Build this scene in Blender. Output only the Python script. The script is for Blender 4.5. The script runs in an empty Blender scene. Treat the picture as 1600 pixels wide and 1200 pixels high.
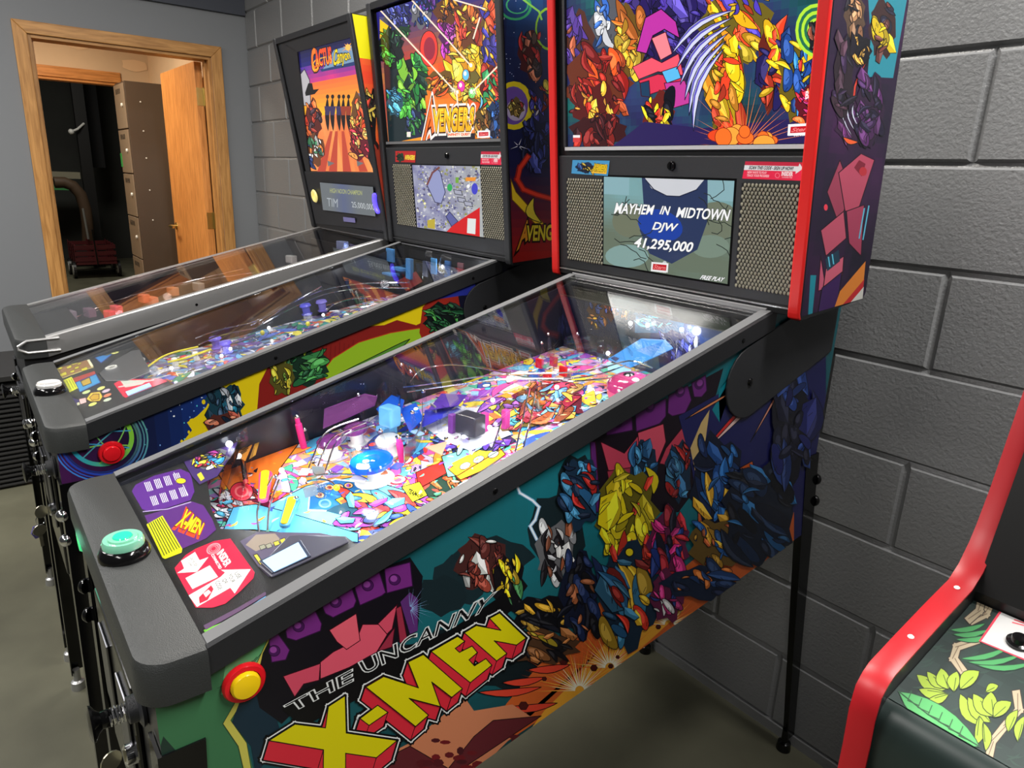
import bpy, bmesh, math, random
from mathutils import Vector, Matrix

# ---------------------------------------------------------------- camera, world, lights, exposure
S = bpy.context.scene
COL = S.collection
FPX = 1091.745
yaw, pit, rol = -.899, -.287, .039
fw = Vector((math.sin(yaw)*math.cos(pit), math.cos(yaw)*math.cos(pit), math.sin(pit)))
rt = Vector((math.cos(yaw), -math.sin(yaw), 0)); up = rt.cross(fw)
R_ = (math.cos(rol)*rt + math.sin(rol)*up).normalized(); U_ = (-math.sin(rol)*rt + math.cos(rol)*up).normalized()
CP = Vector((.560, -1.531, 1.393))
cd = bpy.data.cameras.new('camera'); cam = bpy.data.objects.new('camera', cd); COL.objects.link(cam)
cd.sensor_width = 36; cd.lens = FPX/1600*36; cd.clip_start = .02
m = Matrix.Identity(4)
for i in range(3):
    m[i][0] = R_[i]; m[i][1] = U_[i]; m[i][2] = -fw[i]; m[i][3] = CP[i]
cam.matrix_world = m
S.camera = cam
S.view_settings.view_transform = 'Standard'; S.view_settings.look = 'None'
S.view_settings.exposure = 0.0; S.view_settings.gamma = 1.0; S.view_settings.use_curve_mapping = False

w = bpy.data.worlds.new('room_air'); S.world = w; w.use_nodes = True
w.node_tree.nodes['Background'].inputs[0].default_value = (.66, .66, .64, 1)
w.node_tree.nodes['Background'].inputs[1].default_value = .08

def area(name, loc, size, power, col=(1, .97, .93), target=None, sy=None):
    l = bpy.data.lights.new(name, 'AREA'); l.energy = power; l.color = col
    l.shape = 'RECTANGLE'; l.size = size; l.size_y = sy or size
    o = bpy.data.objects.new(name, l); COL.objects.link(o); o.location = loc
    if target: o.rotation_euler = (Vector(target)-Vector(loc)).to_track_quat('-Z', 'Y').to_euler()
    return o
def point(name, loc, power, col=(1, 1, 1), r=.02, parent=None):
    l = bpy.data.lights.new(name, 'POINT'); l.energy = power; l.color = col; l.shadow_soft_size = r
    o = bpy.data.objects.new(name, l); COL.objects.link(o)
    o.location = loc if parent is None else Vector(loc)-parent.location
    if parent: o.parent = parent
    return o
area('ceiling_lamp', (1.0, -.50, 2.75), 1.2, 70, sy=.25)
area('ceiling_lamp', (-1.3, -.75, 2.95), 1.2, 72, (1, .95, .88), sy=.25)
area('ceiling_lamp', (-.9, -3.0, 2.9), 1.2, 70, sy=.4)
area('ceiling_lamp', (1.3, -2.9, 2.9), 1.2, 40, sy=.4)
area('ceiling_lamp', (-3.0, -2.9, 2.9), 1.2, 80, sy=.4)
area('vestibule_lamp', (-4.95, -1.15, 2.40), .35, 30, (1, .88, .70))
area('storage_lamp', (-8.6, -.6, 2.95), .8, 34, (1, .95, .85))

# ---------------------------------------------------------------- picture point -> point on a real plane
def ray(u, v):
    return (R_*((u-800)/FPX) - U_*((v-600)/FPX) + fw)
class Plane:
    """a flat surface in the room: origin, two unit axes and a normal"""
    def __init__(s, O, U, V):
        s.O = Vector(O); s.U = Vector(U).normalized(); s.V = Vector(V).normalized(); s.N = s.U.cross(s.V).normalized()
    def hit(s, u, v, h=0):
        d = ray(u, v); O = s.O+s.N*h
        return CP + d*((O-CP).dot(s.N)/d.dot(s.N))
    def px(s, u, v):
        p = s.hit(u, v)-s.O
        return (p.dot(s.U), p.dot(s.V))
    def at(s, a, b, h=0): return s.O+s.U*a+s.V*b+s.N*h

# ---------------------------------------------------------------- materials
MATS = {}
def lin(c):
    return tuple(((x/255/12.92) if x/255 <= .04045 else ((x/255+.055)/1.055)**2.4) for x in c[:3])+(1,)
def mat(name, rgb=(128, 128, 128), rough=.5, metal=0, bump=0, bscale=200, spec=.5, emit=0, var=0, vscale=8, coat=0, alpha=None, trans=0, ior=1.45):
    if name in MATS: return MATS[name]
    M = bpy.data.materials.new(name); M.use_nodes = True; nt = M.node_tree; b = nt.nodes['Principled BSDF']
    c = lin(rgb)
    b.inputs['Base Color'].default_value = c; b.inputs['Roughness'].default_value = rough; b.inputs['Metallic'].default_value = metal
    b.inputs['Specular IOR Level'].default_value = spec; b.inputs['Coat Weight'].default_value = coat
    b.inputs['Transmission Weight'].default_value = trans; b.inputs['IOR'].default_value = ior
    if emit:
        b.inputs['Emission Color'].default_value = c; b.inputs['Emission Strength'].default_value = emit
    tc = nt.nodes.new('ShaderNodeTexCoord')
    if var:
        n = nt.nodes.new('ShaderNodeTexNoise'); n.inputs['Scale'].default_value = vscale; n.inputs['Detail'].default_value = 6
        nt.links.new(tc.outputs['Object'], n.inputs['Vector'])
        r = nt.nodes.new('ShaderNodeValToRGB')
        r.color_ramp.elements[0].position = .3; r.color_ramp.elements[1].position = .7
        r.color_ramp.elements[0].color = tuple(x*(1-var) for x in c[:3])+(1,)
        r.color_ramp.elements[1].color = tuple(min(1, x*(1+var)) for x in c[:3])+(1,)
        nt.links.new(n.outputs['Fac'], r.inputs['Fac']); nt.links.new(r.outputs['Color'], b.inputs['Base Color'])
    if bump:
        n = nt.nodes.new('ShaderNodeTexNoise'); n.inputs['Scale'].default_value = bscale; n.inputs['Detail'].default_value = 4
        nt.links.new(tc.outputs['Object'], n.inputs['Vector'])
        bp = nt.nodes.new('ShaderNodeBump'); bp.inputs['Strength'].default_value = bump; bp.inputs['Distance'].default_value = .002
        nt.links.new(n.outputs['Fac'], bp.inputs['Height']); nt.links.new(bp.outputs['Normal'], b.inputs['Normal'])
    MATS[name] = M
    return M
def mat_print(name, rough=.35, emit=0, spec=.5):
    if name in MATS: return MATS[name]
    M = bpy.data.materials.new(name); M.use_nodes = True; nt = M.node_tree; b = nt.nodes['Principled BSDF']
    a = nt.nodes.new('ShaderNodeVertexColor'); a.layer_name = 'Col'
    nt.links.new(a.outputs['Color'], b.inputs['Base Color']); b.inputs['Roughness'].default_value = rough
    b.inputs['Specular IOR Level'].default_value = spec
    if emit:
        dk = nt.nodes.new('ShaderNodeMixRGB'); dk.blend_type = 'MULTIPLY'; dk.inputs[0].default_value = 1; dk.inputs[2].default_value = (.15, .15, .15, 1)
        nt.links.new(a.outputs['Color'], dk.inputs[1]); nt.links.new(dk.outputs[0], b.inputs['Base Color'])
        nt.links.new(a.outputs['Color'], b.inputs['Emission Color']); b.inputs['Emission Strength'].default_value = emit
    MATS[name] = M; return M
def mat_glass(name, tint=(1, 1, 1), ior=1.5, rough=0.0, op=0):
    """clear sheet: what is behind shows through, the rest is mirrored by angle"""
    if name in MATS: return MATS[name]
    M = bpy.data.materials.new(name); M.use_nodes = True; nt = M.node_tree; nt.nodes.clear()
    o = nt.nodes.new('ShaderNodeOutputMaterial'); mx = nt.nodes.new('ShaderNodeMixShader'); f = nt.nodes.new('ShaderNodeFresnel')
    ge = nt.nodes.new('ShaderNodeNewGeometry'); mr = nt.nodes.new('ShaderNodeMapRange')       # the same index on entering and leaving the sheet
    mr.inputs['To Min'].default_value = ior; mr.inputs['To Max'].default_value = 1/ior
    nt.links.new(ge.outputs['Backfacing'], mr.inputs['Value']); nt.links.new(mr.outputs[0], f.inputs['IOR'])
    t = nt.nodes.new('ShaderNodeBsdfTransparent'); t.inputs[0].default_value = tuple(tint)+(1,)
    g = nt.nodes.new('ShaderNodeBsdfGlossy'); g.inputs['Roughness'].default_value = rough
    nt.links.new(f.outputs[0], mx.inputs[0]); nt.links.new(g.outputs[0], mx.inputs[2])
    if op:
        d = nt.nodes.new('ShaderNodeBsdfPrincipled'); d.inputs['Base Color'].default_value = tuple(tint)+(1,); d.inputs['Roughness'].default_value = .15
        m2 = nt.nodes.new('ShaderNodeMixShader'); m2.inputs[0].default_value = op
        nt.links.new(t.outputs[0], m2.inputs[1]); nt.links.new(d.outputs[0], m2.inputs[2]); nt.links.new(m2.outputs[0], mx.inputs[1])
    else: nt.links.new(t.outputs[0], mx.inputs[1])
    nt.links.new(mx.outputs[0], o.inputs[0]); MATS[name] = M; return M

BLK = mat('black_powdercoat', (44, 45, 48), .42, bump=.25, bscale=900)
RAIL = mat('rail_powdercoat', (36, 37, 40), .42, bump=.15, bscale=900)
LOCK = mat('lockbar_powdercoat', (46, 48, 48), .45, bump=.35, bscale=700)
BLK2 = mat('black_laminate', (26, 26, 28), .35)
BLKG = mat('black_gloss_plastic', (12, 12, 13), .12)
NAVY = mat('inner_side_black', (34, 35, 44), .22)
CHROME = mat('chrome', (225, 225, 228), .12, 1)
STEEL = mat('brushed_steel', (178, 178, 178), .38, .75, bump=.08, bscale=300)
STEELD = mat('dark_steel', (105, 105, 110), .32, 1)
BRASS = mat('brass', (205, 185, 120), .3, 1)
REDM = mat('red_t_molding', (214, 34, 32), .35)
WHITEP = mat('white_plastic', (232, 232, 228), .3)
REDP = mat('red_plastic', (215, 25, 35), .22)
YELP = mat('yellow_plastic', (245, 205, 20), .25)
PINKP = mat('pink_plastic', (235, 50, 140), .25, emit=.15)
PRINT = mat_print('printed_decal', .32)
PRINTM = mat_print('matte_printed_decal', .5)
PRINTL = mat_print('backlit_print', .12, emit=1.08)
SCREEN = mat_print('lit_screen', .1, emit=.85)
PFPRINT = mat_print('playfield_print', .12)
GLASS = mat_glass('machine_glass', (.985, .99, .985))
CLEAR = mat_glass('clear_plastic', (.93, .94, .97), 1.5, .02)
PURPC = mat_glass('purple_clear_plastic', (.40, .12, .45), 1.5, .03, .3)
BLUEC = mat_glass('blue_clear_plastic', (.02, .16, .85), 1.5, .03, .55)
BULB = mat('lit_bulb', (240, 245, 255), .3, emit=14)
OLIVE = mat('perforated_grille_metal', (128, 124, 108), .45, .3)

# ---------------------------------------------------------------- mesh helpers
class MB:
    def __init__(s): s.v = []; s.f = []; s.mi = []
    def add(s, vs, fs, mi=0):
        o = len(s.v); s.v += [Vector(p) for p in vs]; s.f += [tuple(i+o for i in f) for f in fs]; s.mi += [mi]*len(fs); return s
    def box(s, a, b, mi=0):
        x0, y0, z0 = a; x1, y1, z1 = b
        return s.add([(x0,y0,z0),(x1,y0,z0),(x1,y1,z0),(x0,y1,z0),(x0,y0,z1),(x1,y0,z1),(x1,y1,z1),(x0,y1,z1)],
                     [(0,3,2,1),(4,5,6,7),(0,1,5,4),(1,2,6,5),(2,3,7,6),(3,0,4,7)], mi)
    def obox(s, c, ax, half, mi=0):
        c = Vector(c); A = [Vector(a).normalized()*h for a, h in zip(ax, half)]
        P = [c+A[0]*i+A[1]*j+A[2]*k for k in (-1, 1) for i, j in ((-1,-1),(1,-1),(1,1),(-1,1))]
        return s.add(P, [(0,3,2,1),(4,5,6,7),(0,1,5,4),(1,2,6,5),(2,3,7,6),(3,0,4,7)], mi)
    def prism(s, poly, vec, mi=0):
        n = len(poly); vec = Vector(vec); P = [Vector(p) for p in poly]
        s.add(P+[p+vec for p in P], [tuple(range(n))[::-1], tuple(range(n, 2*n))]+[(i, (i+1) % n, n+(i+1) % n, n+i) for i in range(n)], mi); return s
    def tube(s, pts, r, seg=8, mi=0, closed=False):
        P = [Vector(p) for p in pts]; n = len(P); rings = []
        prev = None
        for i in range(n):
            a = P[i-1] if (i > 0 or closed) else P[i]; b = P[(i+1) % n] if (i < n-1 or closed) else P[i]
            t = (b-a); t = t.normalized() if t.length > 1e-9 else Vector((0, 0, 1))
            if prev is None: x = t.orthogonal().normalized()
            else:
                x = prev-t*prev.dot(t); x = x.normalized() if x.length > 1e-6 else t.orthogonal().normalized()
            prev = x; y = t.cross(x); rr = r[i] if isinstance(r, (list, tuple)) else r
            rings.append([P[i]+(x*math.cos(q*2*math.pi/seg)+y*math.sin(q*2*math.pi/seg))*rr for q in range(seg)])
        vs = [p for g in rings for p in g]; fs = []
        for i in range(n if closed else n-1):
            j = (i+1) % n
            for q in range(seg): fs.append((i*seg+q, i*seg+(q+1) % seg, j*seg+(q+1) % seg, j*seg+q))
        if not closed: fs += [tuple(range(seg))[::-1], tuple((n-1)*seg+q for q in range(seg))]
        return s.add(vs, fs, mi)
    def lathe(s, prof, O, A, seg=24, mi=0):
        """prof: (radius, height) along axis A from O"""
        A = Vector(A).normalized(); X = A.orthogonal().normalized(); Y = A.cross(X); O = Vector(O); n = len(prof)
        vs = [O+A*h+(X*math.cos(q*2*math.pi/seg)+Y*math.sin(q*2*math.pi/seg))*r for r, h in prof for q in range(seg)]
        fs = [(i*seg+q, i*seg+(q+1) % seg, (i+1)*seg+(q+1) % seg, (i+1)*seg+q) for i in range(n-1) for q in range(seg)]
        fs += [tuple(range(seg))[::-1], tuple((n-1)*seg+q for q in range(seg))]
        return s.add(vs, fs, mi)
    def ball(s, c, r, mi=0, seg=14, flat=1, A=(0, 0, 1)):
        pr = [(max(1e-4, r*math.sin(t*math.pi/8)), -r*flat*math.cos(t*math.pi/8)) for t in range(9)]
        return s.lathe(pr, c, A, seg, mi)
    def build(s, name, mats, parent=None, smooth=False, bevel=0, seg=2, label=None):
        me = bpy.data.meshes.new(name)
        off = parent_loc(parent)
        me.from_pydata([tuple(p-off) for p in s.v], [], s.f)
        for mm in (mats if isinstance(mats, (list, tuple)) else [mats]): me.materials.append(mm)
        me.polygons.foreach_set('material_index', s.mi)
        bm = bmesh.new(); bm.from_mesh(me); bmesh.ops.recalc_face_normals(bm, faces=bm.faces); bm.to_mesh(me); bm.free()
        o = bpy.data.objects.new(name, me); COL.objects.link(o)
        if smooth:
            me.polygons.foreach_set('use_smooth', [True]*len(me.polygons))
            me.set_sharp_from_angle(angle=math.radians(38))
        if bevel:
            md = o.modifiers.new('edge', 'BEVEL'); md.width = bevel; md.segments = seg; md.limit_method = 'ANGLE'; md.angle_limit = .6
        if parent: o.parent = parent
        if label: o['label'] = label
        return o
def parent_loc(p):
    v = Vector((0, 0, 0))
    while p is not None: v += p.location; p = p.parent
    return v
def thing(name, label, cat, loc, group=None):
    o = bpy.data.objects.new(name, None); COL.objects.link(o); o.location = loc; o['label'] = label; o['category'] = cat
    o.empty_display_size = .05
    if group: o['group'] = group
    return o
def tag(o, label, cat, group=None):
    o['label'] = label; o['category'] = cat
    if group: o['group'] = group
    return o
def struct(o): o['kind'] = 'structure'; return o
def one(f, name, mats, parent=None, **k):
    b = MB(); f(b); return b.build(name, mats, parent, **k)

# ---------------------------------------------------------------- printed artwork
def clip(poly, reg):
    def area2(p): return sum(p[i][0]*p[(i+1) % len(p)][1]-p[(i+1) % len(p)][0]*p[i][1] for i in range(len(p)))
    if area2(reg) < 0: reg = reg[::-1]
    out = list(poly)
    for i in range(len(reg)):
        a = reg[i]; b = reg[(i+1) % len(reg)]; ex, ey = b[0]-a[0], b[1]-a[1]
        side = lambda p: ex*(p[1]-a[1])-ey*(p[0]-a[0])
        inp, out = out, []
        for j in range(len(inp)):
            p, q = inp[j], inp[(j+1) % len(inp)]; sp, sq = side(p), side(q)
            if sp >= 0: out.append(p)
            if (sp >= 0) != (sq >= 0):
                t = sp/(sp-sq); out.append((p[0]+(q[0]-p[0])*t, p[1]+(q[1]-p[1])*t))
        if not out: return []
    return out
TXT = {}
def glyphs(s, bold=0, shear=0):
    k = (s, bold, shear)
    if k in TXT: return TXT[k]
    cu = bpy.data.curves.new('lettering', 'FONT'); cu.body = s; cu.offset = bold; cu.shear = shear; cu.resolution_u = 3
    o = bpy.data.objects.new('lettering', cu); COL.objects.link(o)
    dg = bpy.context.evaluated_depsgraph_get(); dg.update()
    me = bpy.data.meshes.new_from_object(o.evaluated_get(dg))
    V = [(v.co.x, v.co.y) for v in me.vertices]; F = [tuple(p.vertices) for p in me.polygons]
    bpy.data.objects.remove(o); bpy.data.curves.remove(cu); bpy.data.meshes.remove(me)
    TXT[k] = (V, F); return TXT[k]
class Art:
    STEP = 3e-5
    def __init__(s, plane, h=.0006, region=None):
        s.P = plane; s.h = h; s.reg = region; s.polys = []; s.L = 0; s.W = None
    def conv(s, pts, px=True): return [s.P.px(*p) for p in pts] if px else [tuple(p) for p in pts]
    def raw(s, ab, col, L):
        if s.reg: ab = clip(ab, s.reg)
        if len(ab) >= 3: s.polys.append((ab, col, L))
    def poly(s, pts, col, px=True, L=None, line=None, lw=1.2):
        if L is None: s.L += 1; L = s.L
        s.raw(s.conv(pts, px), col, L)
        if line: s.stroke(pts, lw, line, True, px)
        return s
    def stroke(s, pts, wd, col, closed=False, px=True, L=None):
        """a line of width wd (picture units when px)"""
        if L is None: s.L += 1; L = s.L
        n = len(pts); segs = n if closed else n-1
        for i in range(segs):
            a = pts[i]; b = pts[(i+1) % n]; dx, dy = b[0]-a[0], b[1]-a[1]; l = math.hypot(dx, dy)
            if l < 1e-9: continue
            nx, ny = -dy/l*wd/2, dx/l*wd/2; ex, ey = dx/l*wd*.45, dy/l*wd*.45
            s.raw(s.conv([(a[0]+nx-ex, a[1]+ny-ey), (b[0]+nx+ex, b[1]+ny+ey), (b[0]-nx+ex, b[1]-ny+ey), (a[0]-nx-ex, a[1]-ny-ey)], px), col, L)
    def ell(s, cx, cy, rx, ry, col, ang=0, px=True, n=20, L=None, ring=0, line=None, lw=1):
        c, q = math.cos(ang), math.sin(ang)
        pt = lambda t, k=1: (cx+rx*k*math.cos(t)*c-ry*k*math.sin(t)*q, cy+rx*k*math.cos(t)*q+ry*k*math.sin(t)*c)
        if ring:
            if L is None: s.L += 1; L = s.L
            for i in range(n):
                t0, t1 = 2*math.pi*i/n, 2*math.pi*(i+1)/n
                s.raw(s.conv([pt(t0), pt(t1), pt(t1, 1-ring), pt(t0, 1-ring)], px), col, L)
        else: s.poly([pt(2*math.pi*i/n) for i in range(n)], col, px, L, line, lw)
    def fill(s, quad, fn, nx=24, ny=14, px=True):
        """a quad painted with a smoothly varying printed colour fn(u,v)"""
        s.L += 1; Q = s.conv(quad, px)
        def B(u, v): return tuple((Q[0][k]*(1-u)*(1-v)+Q[1][k]*u*(1-v)+Q[2][k]*u*v+Q[3][k]*(1-u)*v) for k in (0, 1))
        for i in range(nx):
            for j in range(ny):
                c = fn((i+.5)/nx, (j+.5)/ny)
                s.raw([B(i/nx, j/ny), B((i+1)/nx, j/ny), B((i+1)/nx, (j+1)/ny), B(i/nx, (j+1)/ny)], c, s.L)
    def text(s, t, quad, col, bold=.02, shear=0, outline=None, ow=.05, px=True):
        """lettering fitted into quad: bottom-left, bottom-right, top-right, top-left"""
        if outline is not None: s.text(t, quad, outline, bold+ow, shear, px=px)
        V0, _ = glyphs(t, 0, shear); V, F = glyphs(t, bold, shear)
        if not V0: return
        x0 = min(v[0] for v in V0); x1 = max(v[0] for v in V0); y0 = min(v[1] for v in V0); y1 = max(v[1] for v in V0)
        def m(v):
            u = (v[0]-x0)/(x1-x0); w_ = (v[1]-y0)/(y1-y0)
            return tuple(quad[0][k]*(1-u)*(1-w_)+quad[1][k]*u*(1-w_)+quad[2][k]*u*w_+quad[3][k]*(1-u)*w_ for k in (0, 1))
        s.L += 1; L = s.L
        ab = s.conv([m(v) for v in V], px)
        for f in F: s.raw([ab[i] for i in f], col, L)
    def leaf(s, a, b, wd, col, line=(15, 15, 18), hi=None, bend=.15, px=True, lw=1.2):
        """a curved pointed brush shape from a to b"""
        dx, dy = b[0]-a[0], b[1]-a[1]; l = math.hypot(dx, dy) or 1; nx, ny = -dy/l, dx/l
        def side(sg, k=1): return [(a[0]+dx*t+nx*(sg*wd/2*k*math.sin(math.pi*t)**.8+bend*l*math.sin(math.pi*t)), a[1]+dy*t+ny*(sg*wd/2*k*math.sin(math.pi*t)**.8+bend*l*math.sin(math.pi*t))) for t in (0, .12, .28, .45, .62, .8, .93, 1)]
        P = side(1)+side(-1)[::-1][1:-1]
        s.poly(P, col, px, line=line, lw=lw)
        if hi:
            H = side(.75)+[(x, y) for x, y in side(.15)[::-1][1:-1]]
            s.poly(H, hi, px)
    def cluster(s, cx, cy, wx, wy, pal, n=26, seed=0, ang=None, size=1.0, line=(14, 14, 18)):
        """bunched comic-book brush shapes: rounded forms, facets and tapering strokes, keylined"""
        r = random.Random(seed); A0 = ang if ang is not None else .8; mj, mn = max(wx, wy), min(wx, wy)
        blot = [(cx+wx*.5*math.cos(k*.314)*(1+.18*math.sin(k*2.1+seed)), cy+wy*.5*math.sin(k*.314)*(1+.18*math.cos(k*1.7+seed))) for k in range(20)]
        s.poly(blot, mix(pal[seed % len(pal)], (16, 16, 22), .6))
        for i in range(n):
            big = i < n*.5
            x = cx+r.uniform(-1, 1)*wx*.40; y = cy+r.uniform(-1, 1)*wy*.42
            t = A0+(r.uniform(-.4, .4) if big else r.uniform(-1.2, 1.2))
            l = (r.uniform(.30, .55)*mj if big else r.uniform(.14, .26)*mj)*(.6+.4*size); wd_ = min(l*r.uniform(.3, .5), mn*.42)
            c = mix(r.choice(pal), (20, 18, 26), r.choice((0, 0, .12, .3))); hi = tuple(min(255, int(q*1.18+24)) for q in c)
            kind = r.random(); ct, st = math.cos(t), math.sin(t)
            if kind < .5:
                P_ = []
                k1, k2, k3 = r.uniform(.75, 1), r.uniform(.5, 1), r.uniform(-.25, .25)
                for q in range(14):
                    a = q*6.2832/14; ex = l*.5*math.cos(a)*(k1 if math.cos(a) > 0 else 1); ey = wd_*.5*math.sin(a)*(k2 if math.sin(a) > 0 else 1)+k3*wd_*math.cos(a)**2
                    P_.append((x+ex*ct-ey*st, y+ex*st+ey*ct))
                s.poly(P_, c, line=line, lw=1.0)
                if r.random() < .8: s.poly([(x+(p[0]-x)*.55-wd_*.10, y+(p[1]-y)*.55-wd_*.12) for p in P_], hi)
            elif kind < .72:
                P_ = [(x+(ex*l*.5)*ct-(ey*wd_*.5)*st, y+(ex*l*.5)*st+(ey*wd_*.5)*ct) for ex, ey in ((-1, -.4), (-.2, -1), (1, -.5), (.8, .7), (-.5, 1))]
                s.poly(P_, c, line=line, lw=1.0); s.poly([P_[0], P_[1], P_[2], ((P_[0][0]+P_[3][0])/2, (P_[0][1]+P_[3][1])/2)], hi)
            else: s.leaf((x-ct*l*.6, y-st*l*.6), (x+ct*l*.6, y+st*l*.6), wd_*.8, c, line, hi if r.random() < .6 else None, r.uniform(-.2, .2), lw=1.0)
            if big:
                s.L += 1
                for q in range(r.randint(1, 3)):
                    a = r.uniform(-.3, .3)*l; e = r.uniform(-.3, .3)*wd_; s.stroke([(x+a*ct-e*st, y+a*st+e*ct), (x+(a+l*.12)*ct-(e+wd_*.2)*st, y+(a+l*.12)*st+(e+wd_*.2)*ct)], .8, line, L=s.L)
    def rays(s, cx, cy, n, r0, r1, col, wd=.12, seed=0, a0=0, a1=2*math.pi):
        r = random.Random(seed); s.L += 1
        for i in range(n):
            t = a0+(a1-a0)*(i+r.uniform(-.3, .3))/n; R1 = r1*r.uniform(.5, 1)
            s.raw(s.conv([(cx+r0*math.cos(t-wd), cy+r0*math.sin(t-wd)), (cx+R1*math.cos(t), cy+R1*math.sin(t)), (cx+r0*math.cos(t+wd), cy+r0*math.sin(t+wd))]), col, s.L)
    def specks(s, quad, n, cols, seed=0, r=(1, 4), px=True):
        q = random.Random(seed); Ls = [s.L+1+i for i in range(3)]; s.L += 3
        for i in range(n):
            u, v = q.random(), q.random()
            x, y = [quad[0][k]*(1-u)*(1-v)+quad[1][k]*u*(1-v)+quad[2][k]*u*v+quad[3][k]*(1-u)*v for k in (0, 1)]
            R = q.uniform(*r); t0 = q.random()*6.3; m_ = q.choice((3, 4, 5))
            s.raw(s.conv([(x+R*math.cos(t0+6.283*i/m_)*q.uniform(.5, 1.2), y+R*math.sin(t0+6.283*i/m_)*q.uniform(.5, 1.2)) for i in range(m_)], px), q.choice(cols), Ls[i % 3])
    def stacked(s):
        """ink films: each shape lies one film above whatever is printed under it, so the print stays paper thin"""
        P = sorted(s.polys, key=lambda p: p[2])
        if not P: return []
        xs = [v[0] for p in P for v in p[0]]; ys = [v[1] for p in P for v in p[0]]
        g = max(max(xs)-min(xs), max(ys)-min(ys))/260; ox, oy = min(xs), min(ys); top = {}; out = []; i = 0
        while i < len(P):
            j = i
            while j < len(P) and P[j][2] == P[i][2]: j += 1
            pend = []
            for ab, col, L in P[i:j]:
                bx = [v[0] for v in ab]; by = [v[1] for v in ab]
                c0, c1, r0, r1 = int((min(bx)-ox)/g), int((max(bx)-ox)/g), int((min(by)-oy)/g), int((max(by)-oy)/g); cells = []
                small = (c1-c0+1)*(r1-r0+1) <= 4
                for r_ in range(r0, r1+1):
                    if small: cells += [(c, r_) for c in range(c0, c1+1)]; continue
                    row = clip(ab, [(ox+c0*g-g, oy+r_*g), (ox+c1*g+2*g, oy+r_*g), (ox+c1*g+2*g, oy+r_*g+g), (ox+c0*g-g, oy+r_*g+g)])
                    if len(row) < 3: continue
                    rx = [v[0] for v in row]; cells += [(c, r_) for c in range(int((min(rx)-ox)/g), int((max(rx)-ox)/g)+1)]
                l = 1+max([top.get(c, -1) for c in cells] or [-1]); pend.append((ab, col, l, cells))
            for k, (ab, col, l, cells) in enumerate(pend):
                out.append((ab, col, l+(k % 14)*.065))
                for c in cells:
                    if top.get(c, -1) < l: top[c] = l
            i = j
        s.depth = max(o_[2] for o_ in out)
        return out
    def build(s, name, material, parent, label=None):
        V = []; F = []; C = []
        off = parent_loc(parent)
        for ab, col, L in s.stacked():
            o = len(V)
            for a, b in ab: V.append(tuple(s.P.at(a, b, s.h+L*s.STEP)-off))
            F.append(tuple(range(o, len(V)))); c = lin(col); C += [c]*len(ab)
        print('ART', name, len(F), s.depth) if False else None
        me = bpy.data.meshes.new(name); me.from_pydata(V, [], F); me.materials.append(material)
        at = me.color_attributes.new('Col', 'FLOAT_COLOR', 'CORNER')
        k = 0; flat = []
        for c in C: flat += list(c)
        at.data.foreach_set('color', flat)
        o = bpy.data.objects.new(name, me); COL.objects.link(o)
        if parent: o.parent = parent
        if label: o['label'] = label
        return o
def mix(a, b, t): t = max(0, min(1, t)); return tuple(a[i]*(1-t)+b[i]*t for i in range(3))
def noise2(x, y, s=0):
    return .5+.25*(math.sin(x*1.7+y*2.3+s)+math.sin(x*3.1-y*1.9+s*2.1+1)*.6+math.sin(x*5.3+y*4.7+s*.7)*.4)
K = (14, 14, 17)

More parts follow.
